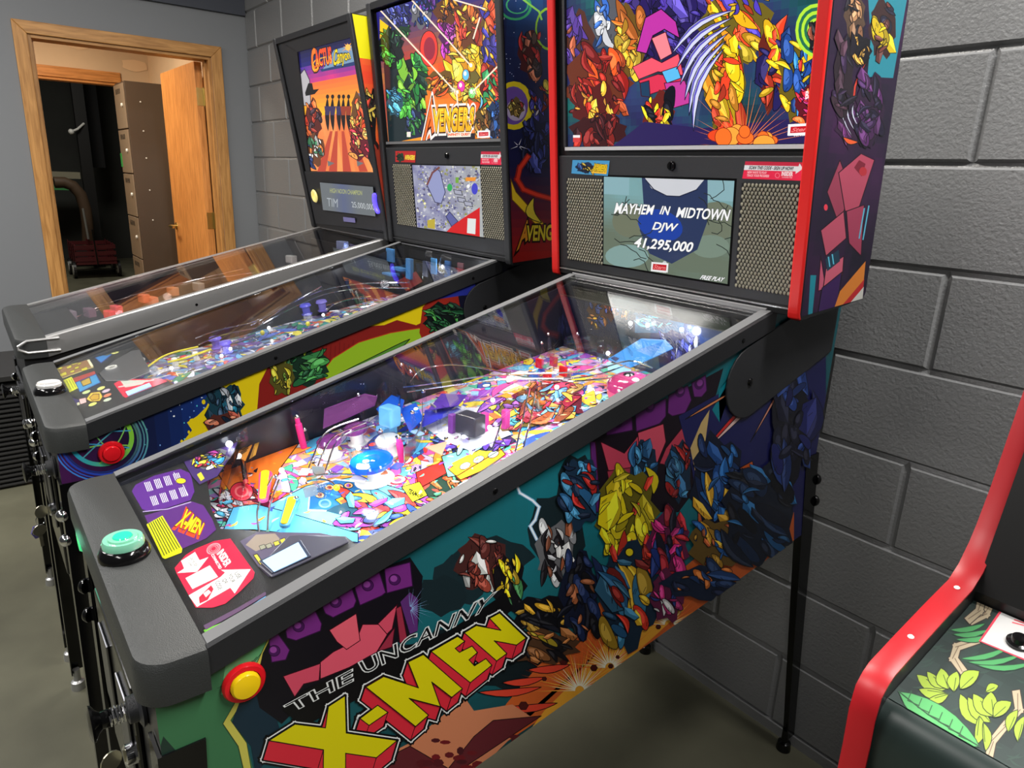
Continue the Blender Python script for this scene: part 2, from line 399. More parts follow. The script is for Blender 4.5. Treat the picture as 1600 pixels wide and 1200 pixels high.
# ================================================================ the room
Z0 = .03; CH = .2032
def block_wall():
    """painted concrete blocks in running bond, tooled joints cut as real grooves"""
    b = MB(); g = .0075; dp = .009
    xa, xb = -4.036, 2.6
    n = 0
    z = Z0
    while z < 3.2:
        idx = round((z-Z0)/CH); off = 0 if idx % 2 == 1 else .2032       # course between L1 and L0 has a joint at x = 0
        xs = [xa]; k = math.floor((xa-off)/.4064)+1
        while off+k*.4064 < xb: xs.append(off+k*.4064); k += 1
        xs.append(xb)
        for x0, x1 in zip(xs[:-1], xs[1:]):
            if x1-x0 < .03: continue
            a0, a1, c0, c1 = x0+g, x1-g, z+.0045, z+CH-.0105
            d = .004
            P = [(x0, dp, z), (x1, dp, z), (x1, dp, z+CH), (x0, dp, z+CH), (a0-d*.5, .0055, c0-d*.5), (a1+d*.5, .0055, c0-d*.5), (a1+d*.5, .0055, c1+d*.5), (a0-d*.5, .0055, c1+d*.5),
                 (a0+.002, 0, c0+.002), (a1-.002, 0, c0+.002), (a1-.002, 0, c1-.002), (a0+.002, 0, c1-.002)]
            b.add(P, [(0,1,5,4),(1,2,6,5),(2,3,7,6),(3,0,4,7),(4,5,9,8),(5,6,10,9),(6,7,11,10),(7,4,8,11),(8,9,10,11)])
        z += CH
    b.box((xa, -.004, 0), (xb, .1, Z0-.002))
    b.box((xa, .0095, 0), (xb, .15, z))
    M = mat('grey_block_paint', (120, 121, 122), .27, spec=.7)
    nt = M.node_tree; bs = nt.nodes['Principled BSDF']; tc = nt.nodes['Texture Coordinate']
    n1 = nt.nodes.new('ShaderNodeTexNoise'); n1.inputs['Scale'].default_value = 120; n1.inputs['Detail'].default_value = 7; n1.inputs['Roughness'].default_value = .6
    v1 = nt.nodes.new('ShaderNodeTexVoronoi'); v1.inputs['Scale'].default_value = 150
    mp = nt.nodes.new('ShaderNodeMapping'); mp.inputs['Scale'].default_value = (1, 1, 1)
    nt.links.new(tc.outputs['Object'], mp.inputs['Vector']); nt.links.new(mp.outputs[0], n1.inputs['Vector']); nt.links.new(mp.outputs[0], v1.inputs['Vector'])
    ad = nt.nodes.new('ShaderNodeMath'); ad.operation = 'ADD'; nt.links.new(n1.outputs['Fac'], ad.inputs[0])
    mu = nt.nodes.new('ShaderNodeMath'); mu.operation = 'MULTIPLY'; mu.inputs[1].default_value = .18
    nt.links.new(v1.outputs['Distance'], mu.inputs[0]); nt.links.new(mu.outputs[0], ad.inputs[1])
    bp = nt.nodes.new('ShaderNodeBump'); bp.inputs['Strength'].default_value = .6; bp.inputs['Distance'].default_value = .0032
    nt.links.new(ad.outputs[0], bp.inputs['Height']); nt.links.new(bp.outputs[0], bs.inputs['Normal'])
    return struct(b.build('wall_back', M))
block_wall()
FLM = mat('polished_concrete', (94, 93, 77), .5, bump=.1, bscale=60, var=.22, vscale=3.5)
fl = one(lambda b: b.box((-12, -5, -.1), (2.6, .02, 0)), 'floor', FLM); struct(fl)
f2 = one(lambda b: b.box((-12, .02, -.1), (-4.2, 1.6, 0)), 'floor', FLM); struct(f2)
XW = -4.036
GREYW = mat('grey_drywall_paint', (120, 123, 127), .6, bump=.12, bscale=500)
def lw(b):
    b.box((XW-.12, -5, 0), (XW, -1.10, 3.2)); b.box((XW-.12, -.21, 0), (XW, .10, 3.2)); b.box((XW-.12, -1.10, 2.0), (XW, -.21, 3.2))
struct(one(lw, 'wall_left', GREYW))
struct(one(lambda b: b.box((XW, -3.0, 2.245), (XW+.02, -.001, 3.2)), 'trim_1', mat('dark_blue_soffit', (62, 66, 76), .6)))
# oak door lining and casing
def oak(name, rgb, axis):
    M = mat(name, rgb, .42, spec=.4); nt = M.node_tree; bs = nt.nodes['Principled BSDF']; tc = nt.nodes['Texture Coordinate']
    mp = nt.nodes.new('ShaderNodeMapping'); sc = [9, 9, 9]; sc[axis] = .7; mp.inputs['Scale'].default_value = sc
    n = nt.nodes.new('ShaderNodeTexNoise'); n.inputs['Scale'].default_value = 9; n.inputs['Detail'].default_value = 8; n.inputs['Distortion'].default_value = .8
    r = nt.nodes.new('ShaderNodeValToRGB'); c = lin(rgb); r.color_ramp.elements[0].position = .35; r.color_ramp.elements[1].position = .65
    r.color_ramp.elements[0].color = (c[0]*.72, c[1]*.66, c[2]*.58, 1); r.color_ramp.elements[1].color = (c[0]*1.1, c[1]*1.1, c[2]*1.08, 1)
    nt.links.new(tc.outputs['Object'], mp.inputs[0]); nt.links.new(mp.outputs[0], n.inputs[0]); nt.links.new(n.outputs['Fac'], r.inputs[0]); nt.links.new(r.outputs[0], bs.inputs['Base Color'])
    return M
OAKV = oak('oak_upright', (190, 140, 82), 2); OAKH = oak('oak_crosswise', (190, 140, 82), 1); OAKX = oak('oak_door_skin', (222, 152, 84), 2)
y0, y1, zt, cw = -1.10, -.21, 2.0, .060
def casing(b):
    e = XW+.014
    for s_, P in ((0, [(y0-cw, 0), (y0, 0), (y0, zt), (y0-cw, zt+cw)]), (0, [(y1, 0), (y1+cw, 0), (y1+cw, zt+cw), (y1, zt)])):
        b.prism([(XW, y, z) for y, z in P], (.014, 0, 0), s_)
    b.prism([(XW, y, z) for y, z in [(y0, zt), (y1, zt), (y1+cw, zt+cw), (y0-cw, zt+cw)]], (.014, 0, 0), 1)
o = one(casing, 'door_1', [OAKV, OAKH], bevel=.003); struct(o)
def lining(b):
    b.box((XW-.13, y0-.001, 0), (XW-.001, y0+.016, zt)); b.box((XW-.13, y1-.016, 0), (XW-.001, y1+.001, zt)); b.box((XW-.13, y0+.016, zt-.016), (XW-.001, y1-.016, zt+.001), 1)
    b.box((XW-.075, y0+.016, 0), (XW-.045, y0+.027, zt-.016)); b.box((XW-.075, y1-.027, 0), (XW-.045, y1-.016, zt-.016))
one(lining, 'door_lining', [OAKV, OAKH], o)
# the open door leaf
dl = thing('door_leaf', 'light oak slab door standing open into the passage behind the wall', 'door', (-4.19, -.24, 0))
one(lambda b: b.box((-5.03, -.268, .01), (-4.185, -.226, 1.985)), 'slab', OAKX, dl, bevel=.002)
for zz in (1.79, 1.06):
    def hg(b):
        b.box((-4.186, -.266, zz-.05), (-4.182, -.228, zz+.05)); b.box((-4.182, -.229, zz-.05), (-4.150, -.2265, zz+.05))
        b.tube([(-4.184, -.2235, zz-.055), (-4.184, -.2235, zz+.055)], .006, 10)
    one(hg, 'hinge', BRASS, dl)
def lever(b):
    b.lathe([(.026, 0), (.026, .006), (.010, .01), (.010, .05)], (-4.965, -.268, .97), (0, -1, 0), 16)
    b.tube([(-4.965, -.315, .97), (-4.93, -.318, .97), (-4.86, -.315, .968)], [.010, .009, .008], 10)
one(lever, 'handle', BRASS, dl, smooth=True)
# passage behind the door and the storage room beyond
BEI = mat('unfinished_beige_drywall', (214, 188, 156), .8, var=.10, vscale=2.2)
def vest(b):
    b.box((-6.12, -1.75, 2.06), (-6.0, 1.5, 2.62)); b.box((-6.12, -.34, 0), (-6.0, 1.5, 2.06)); b.box((-6.12, -3, 0), (-6.0, -1.75, 2.62))
    b.box((-6.0, -.13, 0), (-4.156, -.06, 2.62)); b.box((-6.0, -1.85, 0), (-4.156, -1.75, 2.62))
struct(one(vest, 'wall_passage', BEI))
struct(one(lambda b: b.box((-6.0, -1.85, 2.60), (-4.156, -.06, 2.66)), 'ceiling', BEI))
PAT = mat('joint_compound', (226, 196, 160), .8)
def patches(b):
    r = random.Random(4)
    for cy, cz, w_, h_ in ((-.60, 2.30, .13, .11), (-.32, 2.31, .11, .08), (-.23, 2.13, .09, .05)):
        b.prism([(-6.0+.003, cy+w_*math.cos(t*.524)*(1+.15*math.sin(t*3)), cz+h_*math.sin(t*.524)*(1-.25*(t in (2, 3, 4)))) for t in range(12)], (.002, 0, 0))
struct(one(patches, 'trim_3', PAT))
OAKO = oak('orange_oak_header', (204, 140, 80), 1)
struct(one(lambda b: (b.box((-6.0, -1.75, 1.985), (-5.985, -.34, 2.06)), b.box((-6.12, -1.75, 1.965), (-6.0, -.34, 1.985))), 'trim_2', OAKO, bevel=.002))
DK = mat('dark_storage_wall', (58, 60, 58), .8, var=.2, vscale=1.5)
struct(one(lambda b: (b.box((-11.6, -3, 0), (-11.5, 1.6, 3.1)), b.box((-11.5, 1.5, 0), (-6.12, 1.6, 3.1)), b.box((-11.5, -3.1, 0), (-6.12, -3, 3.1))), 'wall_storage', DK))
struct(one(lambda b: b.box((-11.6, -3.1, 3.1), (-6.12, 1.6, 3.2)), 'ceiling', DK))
# box locker standing in the passage
LK = mat('locker_enamel_taupe', (140, 124, 106), .5); LKS = mat('locker_side_brown', (84, 71, 60), .5, var=.06, vscale=2)
lk = thing('box_locker', 'tall taupe six-tier box locker behind the open oak door', 'locker', (-5.6, -.28, 0))
one(lambda b: b.box((-5.78, -.425, .0), (-5.42, -.14, 1.955)), 'body', LKS, lk, bevel=.003)
for i in range(6):
    za = .06+i*.315
    d_ = one(lambda b: b.box((-5.775, -.435, za), (-5.425, -.426, za+.305)), 'locker_door', LK, lk, bevel=.002)
    one(lambda b: b.lathe([(.012, 0), (.014, .004), (.010, .012)], (-5.50, -.435, za+.16), (0, -1, 0), 12), 'latch_knob', WHITEP, d_)
    for k in range(4): one(lambda b: b.box((-5.70+k*.045, -.4362, za+.24), (-5.68+k*.045, -.435, za+.275)), 'vent_slot', BLK2, d_)
for zz in (1.82, 1.62, 1.43, 1.2, .98):
    one(lambda b: b.lathe([(.006, 0), (.004, .004)], (-5.42, -.33, zz), (1, 0, 0), 8), 'rivet', WHITEP, lk)
st = one(lambda b: b.box((-5.79, -.4385, 1.36), (-5.74, -.4355, 1.46)), 'sticker', mat('green_sticker', (60, 165, 80), .5)); tag(st, 'small green sticker on the front edge of the box locker', 'sticker')
# hand wagon on the storage floor
wg = thing('hand_wagon', 'dark red stake-sided pull wagon with white wheels on the storage floor', 'wagon', (-9.75, -.2, 0))
WR = mat('wagon_maroon', (84, 24, 30), .45)
wx0, wx1, wy0, wy1 = -10.05, -9.45, -.42, .02
one(lambda b: b.box((wx0, wy0, .17), (wx1, wy1, .20)), 'bed', WR, wg)
for sd in range(2):
    yy = wy0 if sd == 0 else wy1-.02
    def stk(b):
        for k in range(3): b.box((wx0, yy, .21+k*.075), (wx1, yy+.02, .255+k*.075))
        for k in range(4): b.box((wx0+.02+k*.18, yy-.008, .20), (wx0+.05+k*.18, yy, .43))
    one(stk, 'stake_side', WR, wg)
for xx in (wx0, wx1-.02):
    def ends(b):
        for k in range(3): b.box((xx, wy0+.02, .21+k*.075), (xx+.02, wy1-.02, .255+k*.075))
        b.box((xx+.002, -.22, .20), (xx+.018, -.18, .43))
    one(ends, 'end_rail', WR, wg)
for xx in (wx0+.1, wx1-.1):
    one(lambda b: b.tube([(xx, wy0-.02, .10), (xx, wy1+.02, .10)], .008), 'axle', BLK2, wg)
    for yy in (wy0-.035, wy1+.01):
        wh = one(lambda b: b.lathe([(.05, 0), (.10, .0), (.10, .03), (.05, .03)], (xx, yy, .10), (0, 1, 0), 20), 'wheel', BLK2, wg)
        one(lambda b: b.lathe([(.062, -.004), (.06, .034), (.02, .036)], (xx, yy, .10), (0, 1, 0), 16), 'wheel_hub', WHITEP, wh)
one(lambda b: b.tube([(wx1, -.2, .16), (-9.25, -.22, .20), (-9.15, -.25, .62)], .008), 'pull_handle', BLK2, wg)
# dark post, hanging tarp, ledge, pole in the storage room
SB = Plane((-10.5, 0, 0), (0, 1, 0), (0, 0, 1)); sy = lambda u, v: SB.hit(u, v)
ya, yb_ = sy(126, 250).y, sy(144, 250).y
ps = one(lambda b: b.box((-10.6, ya, 0), (-10.5, yb_, 2.7)), 'steel_post', mat('black_post', (20, 21, 22), .6)); tag(ps, 'black steel post standing in the dark storage room', 'post')
def tarp(b):
    n = 14; P = []; y0_, y1_ = sy(140, 200).y, sy(163, 200).y
    for i in range(n+1):
        t = i/n; P.append((-10.75+.03*math.sin(t*6), y0_-.1+t*(y1_-y0_+.1), 0))
    z0_ = sy(155, 262).z; b.prism([(x, y, z0_) for x, y, _ in P]+[(x-.02, y, z0_) for x, y, _ in P[::-1]], (0, 0, 1.4))
ps = one(tarp, 'hanging_tarp', mat('black_tarp', (22, 23, 25), .9)); tag(ps, 'black tarp hanging beside the post in the storage room', 'tarp')
q0, q1 = sy(74, 268), sy(128, 280)
ps = one(lambda b: b.box((-10.9, q0.y-.5, q1.z), (-10.6, q1.y, q0.z)), 'wall_shelf', mat('pale_shelf_board', (150, 145, 125), .6)); tag(ps, 'pale shelf board left of the black post in the storage room', 'shelf')
q0, q1 = sy(128, 368), sy(120, 322)
ps = one(lambda b: b.tube([(-9.95, q0.y, q0.z), (-9.98, q1.y, q1.z)], .014), 'thin_pole', mat('grey_pole', (170, 170, 165), .4, .6)); tag(ps, 'thin pale pole leaning below the storage room shelf', 'pole')
q0, q1, q2 = sy(110, 206), sy(120, 202), sy(131, 193)
def clampf(b): b.tube([tuple(q0+Vector((.08, 0, 0))), tuple(q1+Vector((.06, 0, 0))), tuple(q2)], .014); b.ball(q0+Vector((.08, 0, 0)), .035)
ps = one(clampf, 'wall_fitting', WHITEP, smooth=True); tag(ps, 'small white pipe fitting bracketed to the black post', 'pipe fitting')
ps = one(lambda b: b.tube([tuple(sy(u, v)+Vector((.32, 0, 0))) for u, v in ((80, 284), (95, 284), (108, 289), (120, 302), (128, 325), (131, 350), (132, 385))], .07, 10), 'curved_duct', mat('brown_duct', (84, 66, 50), .6), smooth=True); tag(ps, 'brown curved duct bending down behind the hand wagon', 'duct')
E0 = sy(95, 294); ps = one(lambda b: b.box((-10.72, E0.y-.12, E0.z-.03), (-10.68, E0.y+.12, E0.z+.03)), 'green_glow_strip', mat('green_glow_strip', (50, 110, 60), .5, emit=.25)); tag(ps, 'dim glowing strip added as a green exit light reflection in front of the curved brown duct', 'reflected glow')  # added glowing strip, stands in for the reflection of a green exit light

# black slatted crate beyond the machines
cr = thing('slatted_crate', 'black louvred plastic crate on the floor left of the plungers', 'crate', (-3.2, -1.6, 0))
BC = mat('black_crate_plastic', (40, 40, 40), .45)
def fr(b):
    for x in (-3.45, -3.02):
        for y in (-1.95, -1.66, -1.42): b.box((x, y, 0), (x+.04, y+.03, .50))
    b.box((-3.46, -1.96, .485), (-2.975, -1.38, .51))
one(fr, 'frame', BC, cr, bevel=.003)
for k in range(22):
    one(lambda b: b.prism([(-3.005, -1.95, .02+k*.021), (-2.985, -1.95, .012+k*.021), (-2.985, -1.95, .018+k*.021), (-3.005, -1.95, .03+k*.021)], (0, .55, 0)), 'slat', BC, cr)
one(lambda b: b.box((-3.44, -1.93, .02), (-3.03, -1.42, .47)), 'lining', mat('crate_dark', (14, 14, 14), .8), cr)

# ================================================================ pinball machines
W = .512; YF = -1.444; YR = -1.389; YB = -.412; YE = -.165
def zrail(y): return .917+(y+1.391)*.2774           # top of the side rails
def zpf(y): return .862+(y+1.39)*.172                # playfield surface
def ybb(z): return -.425-(z-1.18)*.095               # leaning front of the backbox

def machine(name, label, xr, zo=0, steel=False, bb_x=None, trim=None, ystart=None, lean=.095, bbw=.633, rail_h=.036, ytop=1.86):
    """cabinet, rails, lockbar, glass, legs and an empty backbox; returns the root and the parts that take artwork"""
    xl = xr-W; root = thing(name, label, 'pinball machine', ((xl+xr)/2, -.8, 0)); D = {'root': root, 'xr': xr, 'xl': xl}
    t = .018
    def side(x):
        return [(x, YF+.004, .487), (x, YF+.004, .862+zo), (x, YR, .885+zo), (x, YB, zrail(YB)-.012), (x, YE, zrail(YB)+.01), (x, YE, .668)]
    def cab(b):
        b.prism(side(xl), (t, 0, 0)); b.prism(side(xr-t), (t, 0, 0))
        b.box((xl+t, YF+.004, .487), (xr-t, YF+.022, .885+zo))
        b.box((xl+t, YE-.018, .668), (xr-t, YE, 1.165))
        b.prism([(xl+t, YF+.02, .487), (xl+t, YE-.018, .672), (xl+t, YE-.018, .690), (xl+t, YF+.02, .505)], (W-2*t, 0, 0))
    D['cab'] = one(cab, 'cabinet', BLK2, root)
    # inner side boards (seen through the glass)
    for x in (xl+t, xr-t-.004):
        one(lambda b: b.prism([(x, YR, zpf(YR)-.03), (x, YB-.01, zpf(YB)-.03), (x, YB-.01, zrail(YB)-.014), (x, YR, zrail(YR)-.012+zo*.5)], (.004, 0, 0)), 'inner_side_board', NAVY, D['cab'])
    # lockbar
    def plan(grow, z):
        P = []; x0, x1, ya, yb_ = xl-.012-grow, xr+.012+grow, YF-.011-grow, YR+.001; r = .032
        P += [(x0, yb_, z), ]
        for k in range(7): a = math.pi+k*math.pi/12; P.append((x0+r+r*math.cos(a), ya+r+r*math.sin(a)*1.0, z))
        for k in range(7): a = 1.5*math.pi+k*math.pi/12; P.append((x1-r+r*math.cos(a), ya+r+r*math.sin(a), z))
        P.append((x1, yb_, z)); return P
    def lb(b):
        zt_ = .917+zo; rings = [plan(0, zt_-.052), plan(0, zt_-.012), plan(-.003, zt_-.004), plan(-.010, zt_)]
        n = len(rings[0]); vs = [p for g in rings for p in g]; fs = []
        for i in range(3):
            for q in range(n): fs.append((i*n+q, i*n+(q+1) % n, (i+1)*n+(q+1) % n, (i+1)*n+q))
        fs += [tuple(range(n))[::-1], tuple(3*n+q for q in range(n))]
        b.add(vs, fs)
    D['lock'] = one(lb, 'lockbar', LOCK, root, smooth=True)
    # side rails
    za, zb = .917+zo, zrail(YB)
    rmat = STEEL if steel else RAIL
    for sx, x0 in ((1, xr), (-1, xl)):
        def rl(b):
            xo, xi = x0+sx*.009, x0-sx*.014
            P = [(xo, YR+.001, za-rail_h), (xo, YR+.001, za-.003), (xo-sx*.003, YR+.001, za), (xi, YR+.001, za), (xi, YR+.001, za-.003), (x0, YR+.001, za-.004), (x0, YR+.001, za-rail_h)]
            Q = [(p[0], YB+.004, p[2]+zb-za) for p in P]; n = len(P)
            b.add(P+Q, [tuple(range(n)), tuple(range(n, 2*n))[::-1]]+[(i, (i+1) % n, n+(i+1) % n, n+i) for i in range(n)])
        rr = one(rl, 'side_rail', rmat, root)
        if not steel: one(lambda b: b.prism([(x0+sx*.0055, YR+.002, za), (x0-sx*.0135, YR+.002, za), (x0-sx*.0135, YB+.003, zb), (x0+sx*.0055, YB+.003, zb)], (0, 0, .0008)), 'rail_top_sheen', mat('painted_sheen_grey', (100, 101, 103), .4), rr)  # lighter grey strip paints the overhead sheen onto the black rail tops
        for y in (-1.02, -.50): one(lambda b: b.lathe([(.004, 0), (.0035, .0015), (.001, .002)], (x0+sx*.009, y, za+(zb-za)*(y-YR)/(YB-YR)-rail_h*.62), (sx, 0, 0), 10), 'rail_screw', BLKG, rr)
    # rear glass channel and glass
    one(lambda b: b.box((xl+.003, YB-.012, zb-.010), (xr-.003, YB+.008, zb+.001)), 'rear_channel', mat('grey_channel', (120, 120, 122), .35), root, bevel=.002)
    def gl(b):
        o_ = .003
        P = [(xl+.012, YR+.002, za-o_), (xr-.012, YR+.002, za-o_), (xr-.012, YB-.01, zb-o_), (xl+.012, YB-.01, zb-o_)]
        b.prism(P, (0, 0, -.004))
    D['glass'] = one(gl, 'glass', GLASS, root)
    # legs, bolts, levellers
    for sx, x0 in ((1, xr), (-1, xl)):
        for front in (1, 0):
            ya, za_ = (YF+.002, .80) if front else (YE+.004, .86); yb2 = -1.455 if front else -.022
            x_ = x0+sx*.003
            def leg(b):
                d = Vector((-sx*.006, yb2-ya, .05-za_)); k = (1 if front else -1)
                P = [(x_, ya-k*.003, za_), (x_, ya+k*.045, za_), (x_-sx*.004, ya+k*.045, za_), (x_-sx*.004, ya+k*.001, za_), (x_-sx*.045, ya+k*.001, za_), (x_-sx*.045, ya-k*.003, za_)]
                Q = [(p[0]*1+(x_-p[0])*.35+d[0], p[1]+(ya-p[1])*.35+d[1], .05) for p in P]
                n = 6; b.add(P+Q, [tuple(range(n)), tuple(range(n, 2*n))[::-1]]+[(i, (i+1) % n, n+(i+1) % n, n+i) for i in range(n)])
            lg = one(leg, 'leg', BLKG, root)
            one(lambda b: b.lathe([(.018, 0), (.018, .006), (.016, .022), (.009, .026), (.009, .06)], (x_-sx*.022, yb2+(.010 if front else -.010), 0), (0, 0, 1), 20), 'leg_leveller', BLKG if not front else STEEL, lg, smooth=True)
            for dz in (.065, .118):
                yy = ya+(yb2-ya)*dz/.8
                c = Vector((x_-sx*.004, yy+(-.004 if front else .004), za_-dz)); A = Vector((sx, -1.2 if front else 1.2, 0))
                one(lambda b: b.lathe([(.0125, 0), (.0125, .003), (.010, .008), (.005, .011), (.001, .012)], c, A, 16), 'leg_bolt', CHROME if xr < -.5 else BLKG, lg, smooth=True)
    # coin door with frame, slots, lock
    xc = (xl+xr)/2; zc = .66
    cdn = one(lambda b: b.box((xc-.13, YF-.004, zc-.12), (xc+.13, YF+.004, zc+.14)), 'coin_door', BLKG, root, bevel=.004)
    for s_ in (-1, 1): one(lambda b: b.box((xc+s_*.065-.035, YF-.008, zc-.02), (xc+s_*.065+.035, YF-.004, zc+.10)), 'coin_slot', STEELD, cdn, bevel=.002)
    one(lambda b: b.lathe([(.014, 0), (.014, .010), (.010, .013)], (xc+.10, YF-.004, zc+.025), (0, -1, 0), 16), 'door_lock', CHROME, cdn, smooth=True)
    # plunger
    px_, pz = xr-.082, .806
    pl = one(lambda b: b.lathe([(.022, 0), (.024, .004), (.016, .007), (.015, .016), (.011, .017)], (px_, YF+.003, pz), (0, -1, 0), 20), 'plunger', BLK, root, smooth=True)
    def spring(b):
        b.tube([(px_+.0095*math.cos(k*.75), YF-.013-k*.00042, pz+.0095*math.sin(k*.75)) for k in range(44)], .0013, 6)
        b.tube([(px_, YF-.01, pz), (px_, YF-.04, pz)], .0045, 8)
    one(spring, 'plunger_spring', CHROME, pl, smooth=True)
    one(lambda b: b.lathe([(.009, 0), (.010, .002), (.0095, .009), (.013, .013), (.0195, .0165), (.0205, .019), (.014, .0215), (.001, .022)], (px_, YF-.030, pz), (0, -1, 0), 24), 'plunger_knob', BLKG, pl, smooth=True)
    # playfield board
    D['pfplane'] = Plane((xr, -1.39, .862), (1, 0, 0), (0, 1, .172))
    one(lambda b: b.prism([(xl+t+.004, -1.375, zpf(-1.375)-.014), (xr-t-.004, -1.375, zpf(-1.375)-.014), (xr-t-.004, YB-.03, zpf(YB-.03)-.014), (xl+t+.004, YB-.03, zpf(YB-.03)-.014)], (0, 0, .0135)), 'playfield', mat('maple_board', (170, 150, 120), .4), root)
    # pivot bracket
    yy = lambda k: k
    D['side'] = Plane((xr, 0, 0), (0, 1, 0), (0, 0, 1))
    br = []
    for k in range(13):
        a = math.pi*.62+k*math.pi*.93/12; br.append((xr+.002, -.455+.070*math.cos(a), 1.062+.068*math.sin(a)))
    br += [(xr+.002, YE-.02, .985+.10), (xr+.002, YE-.02, 1.19), (xr+.002, -.30, 1.185)]
    bk = one(lambda b: b.prism(br, (.004, 0, 0)), 'pivot_bracket', BLK, root, bevel=.0015)
    one(lambda b: b.lathe([(.007, 0), (.006, .003), (.002, .004)], (xr+.006, -.458, 1.062), (1, 0, 0), 12), 'pivot_bolt', BLKG, bk)
    # neck under the backbox
    one(lambda b: b.box((xl+.02, YB+.01, 1.10), (xr-.02, YE-.02, 1.175)), 'neck', BLK2, root)
    # backbox
    xm = (xl+xr)/2 if bb_x is None else bb_x; b0, b1 = xm-bbw/2, xm+bbw/2
    z0b = 1.178; zt2 = ytop; yb0 = -.425 if ystart is None else ystart; yf_ = lambda z: yb0-(z-z0b)*lean
    dpt = .222
    def prof(x): return [(x, yf_(z0b), z0b+.006), (x, yf_(z0b)+.012, z0b), (x, yf_(z0b)+dpt-.008, z0b+.022), (x, yf_(z0b)+dpt, z0b+.034), (x, yf_(zt2)+dpt+.02, zt2), (x, yf_(zt2), zt2)]
    def shell(b):
        b.prism(prof(b0), (.018, 0, 0)); b.prism(prof(b1-.018), (.018, 0, 0))
        b.prism([(b0+.018, yf_(zt2), zt2), (b0+.018, yf_(zt2)+dpt+.02, zt2), (b0+.018, yf_(zt2)+dpt+.02, zt2-.018), (b0+.018, yf_(zt2), zt2-.018)], (bbw-.036, 0, 0))
        b.prism([(b0+.018, yf_(z0b)+.004, z0b+.006), (b0+.018, yf_(z0b)+dpt-.01, z0b+.024), (b0+.018, yf_(z0b)+dpt-.01, z0b+.042), (b0+.018, yf_(z0b)+.004, z0b+.024)], (bbw-.036, 0, 0))
        b.prism([(b0+.018, yf_(z0b)+dpt-.02, z0b+.03), (b0+.018, yf_(zt2)+dpt, zt2-.01), (b0+.018, yf_(zt2)+dpt-.015, zt2-.01), (b0+.018, yf_(z0b)+dpt-.035, z0b+.03)], (bbw-.036, 0, 0))
    bb = one(shell, 'backbox', BLK2, root); D['bb'] = bb
    for x_ in (b0, b1-.019):
        def tm(b):
            P = [(x_-.001, yf_(z0b)+.010, z0b-.002), (x_-.001, yf_(z0b)-.003, z0b+.003), (x_-.001, yf_(z0b)-.005, z0b+.012), (x_-.001, yf_(zt2)-.005, zt2), (x_-.001, yf_(zt2)+.003, zt2), (x_-.001, yf_(z0b)+.003, z0b+.012)]
            b.prism(P, (.021, 0, 0))
        one(tm, 't_molding', trim or BLK, bb, bevel=.003, seg=3)
    D['b0'], D['b1'], D['yf'] = b0, b1, yf_
    D['bside'] = Plane((b1, 0, 0), (0, 1, 0), (0, 0, 1))
    n = Vector((0, -lean, 1))
    def fplane(dy): return Plane((b0, yf_(z0b)+dy, z0b), (1, 0, 0), n)
    D['fplane'] = fplane
    return D

def slab(D, name, quad, th, material, parent, P=None, dy=0, **k):
    """a flat panel on the leaning front whose corners are given as seen points"""
    P = P or D['fplane'](dy)
    c = [P.hit(*q) for q in quad]
    return one(lambda b: b.prism(c, -P.N*th), name, material, parent, **k)
def rect(P, a0, b0, a1, b1, h=0): return [P.at(a0, b0, h), P.at(a1, b0, h), P.at(a1, b1, h), P.at(a0, b1, h)]

def grille(D, P, quad, parent, nx, ny, seed=0):
    """perforated speaker cover: raised hexagonal dimples"""
    q = [P.px(*p) for p in quad]
    a0 = (q[0][0]+q[3][0])/2; a1 = (q[1][0]+q[2][0])/2; c0 = (q[0][1]+q[1][1])/2; c1 = (q[2][1]+q[3][1])/2
    g = one(lambda b: b.prism(rect(P, a0, c0, a1, c1, .0005), P.N*.001), 'speaker_grille', BLK2, parent)
    def dm(b):
        dx = (a1-a0)/nx; dz = (c1-c0)/ny
        for j in range(ny):
            for i in range(nx):
                a = a0+(i+.5+(.5 if j % 2 else 0))*dx; c = c0+(j+.5)*dz
                if a > a1-dx*.4: continue
                pts = [P.at(a+dx*.44*math.cos(k*math.pi/3+.5), c+dz*.60*math.sin(k*math.pi/3+.5), .0016) for k in range(6)]
                top = [P.at(a+dx*.2+dx*.16*math.cos(k*math.pi/3+.5), c-dz*.22+dz*.22*math.sin(k*math.pi/3+.5), .0034) for k in range(6)]
                b.add(pts+top, [(k, (k+1) % 6, 6+(k+1) % 6, 6+k) for k in range(6)]+[(6, 7, 8, 9, 10, 11)])
    o = one(dm, 'perforated_cover', OLIVE, parent); o['kind'] = 'stuff' if False else 'thing'
    del o['kind']
    return g

def button(D, c, A, r, mats, parent, name='flipper_button', dome=False):
    o = one(lambda b: b.lathe([(r, 0), (r, .003), (r*.92, .006), (r*.72, .0065), (r*.70, .002)], c, A, 28), name, mats[0], parent, smooth=True)
    one(lambda b: b.lathe([(r*.68, .001), (r*.68, .009), (r*.6, .0115), (r*.3, .0125), (.0005, .0127)], c, A, 28), 'plunger_cap', mats[1], o, smooth=True)
    return o

